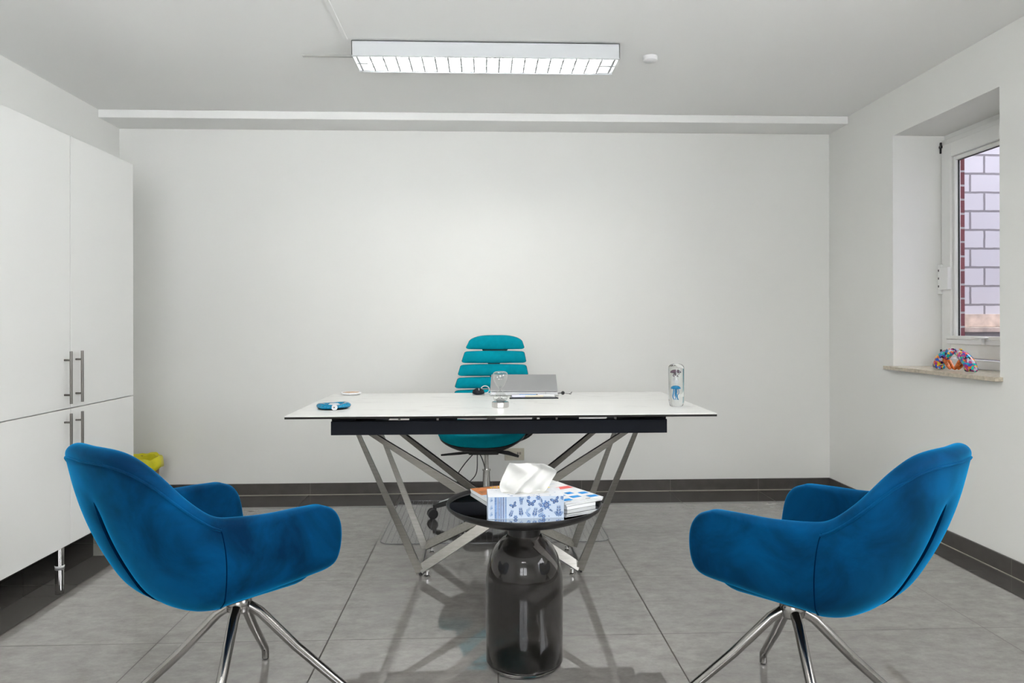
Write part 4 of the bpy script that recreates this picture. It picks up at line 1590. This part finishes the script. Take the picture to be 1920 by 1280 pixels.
link('pearl_disc', lathe(bmesh.new(), [(0, .0), (.022, .0), (.026, .004), (.018, .009), (0, .010)], (rx + .004, ry, TZ + .014), 24), MT['silver_light'], t)
b = lathe(bmesh.new(), [(0, -.004), (.012, -.004), (.013, 0), (.010, .003), (0, .004)], (rx + .018, ry - .060, TZ + .012), 16, axis='y')
link('silver_charm', b, MT['silver_light'], t)
link('charm_stud', lathe(bmesh.new(), [(0, -.003), (.003, -.003), (0, .002)], (rx + .018, ry - .065, TZ + .013), 10, axis='y'), MT['black'], t)

# small wooden dish
wx, wy = -.692, 3.755
t = root('coaster_dish', (wx, wy, TZ), 'small flat white octagonal dish with a wooden centre at the back left of the desk', 'dish')
link('dish', lathe(bmesh.new(), [(0, .0003), (.040, .0003), (.052, .006), (.053, .014), (.049, .014), (.040, .008), (0, .007)], (wx, wy, TZ), 8), MT['white_plastic'], t, smooth=False)
link('wood_inlay', lathe(bmesh.new(), [(0, .0072), (.040, .0072), (.046, .0125), (0, .0125)], (wx, wy, TZ), 8), MT['light_wood'], t, smooth=False)

# ------------------------------------------------------------------ figurine pair on the sill
def figure(sgn, yc, m, t):
    """seated animal arching up to the head where the pair meets; sgn points outwards along +Y or -Y"""
    X = 2.415
    Z = .8805
    b = bmesh.new()
    # (distance outwards from the centre, height, radius)
    spine = [(.006, .095, .012), (.030, .094, .019), (.062, .082, .029), (.092, .062, .034), (.118, .041, .034), (.146, .023, .023), (.172, .009, .009)]
    S = []
    pts = [Vector((X, yc + sgn * d, Z + h_)) for d, h_, r_ in spine]
    for i, (p, (d, h_, r_)) in enumerate(zip(pts, spine)):
        a_, c_ = pts[max(0, i - 1)], pts[min(len(pts) - 1, i + 1)]
        dv = (c_ - a_).normalized()
        n = Vector((1, 0, 0))
        u = dv.cross(n)
        S.append([p + n * r_ * .85 * math.cos(q_) + u * r_ * math.sin(q_) for q_ in [2 * PI * j / 12 for j in range(12)]])
    loft(b, S)
    body = link('figure_body', b, m, t, sub=1)
    # foreleg reaching to the middle, hind foot, ears
    for nm, pl, rd in (('foreleg', [(.070, .060), (.046, .036), (.026, .016), (.014, .008)], [.015, .011, .009, .007]),
                       ('hind_leg', [(.135, .026), (.112, .014), (.096, .008)], [.022, .015, .007])):
        for dx in (-.010, .010):
            g = tube(bmesh.new(), [(X + dx, yc + sgn * d, Z + h_) for d, h_ in pl], rd, 10)
            link(nm, g, MT['amber'] if nm == 'foreleg' else m, t, sub=1)
    g = bmesh.new()
    for dx in (-.012, .012):
        lathe(g, [(0, -.006), (.006, -.004), (.009, .001), (.006, .006), (0, .007)], (X + dx, yc + sgn * .030, Z + .108), 12)
    link('ears', g, m, t)


t = root('graffiti_figurine', (2.415, 3.596, .8803), 'shiny multicoloured figurine of two animals touching heads on the window sill', 'figurine')
figure(1, 3.596, MT['graf1'], t)
figure(-1, 3.596, MT['graf2'], t)
bpy.context.view_layer.update()
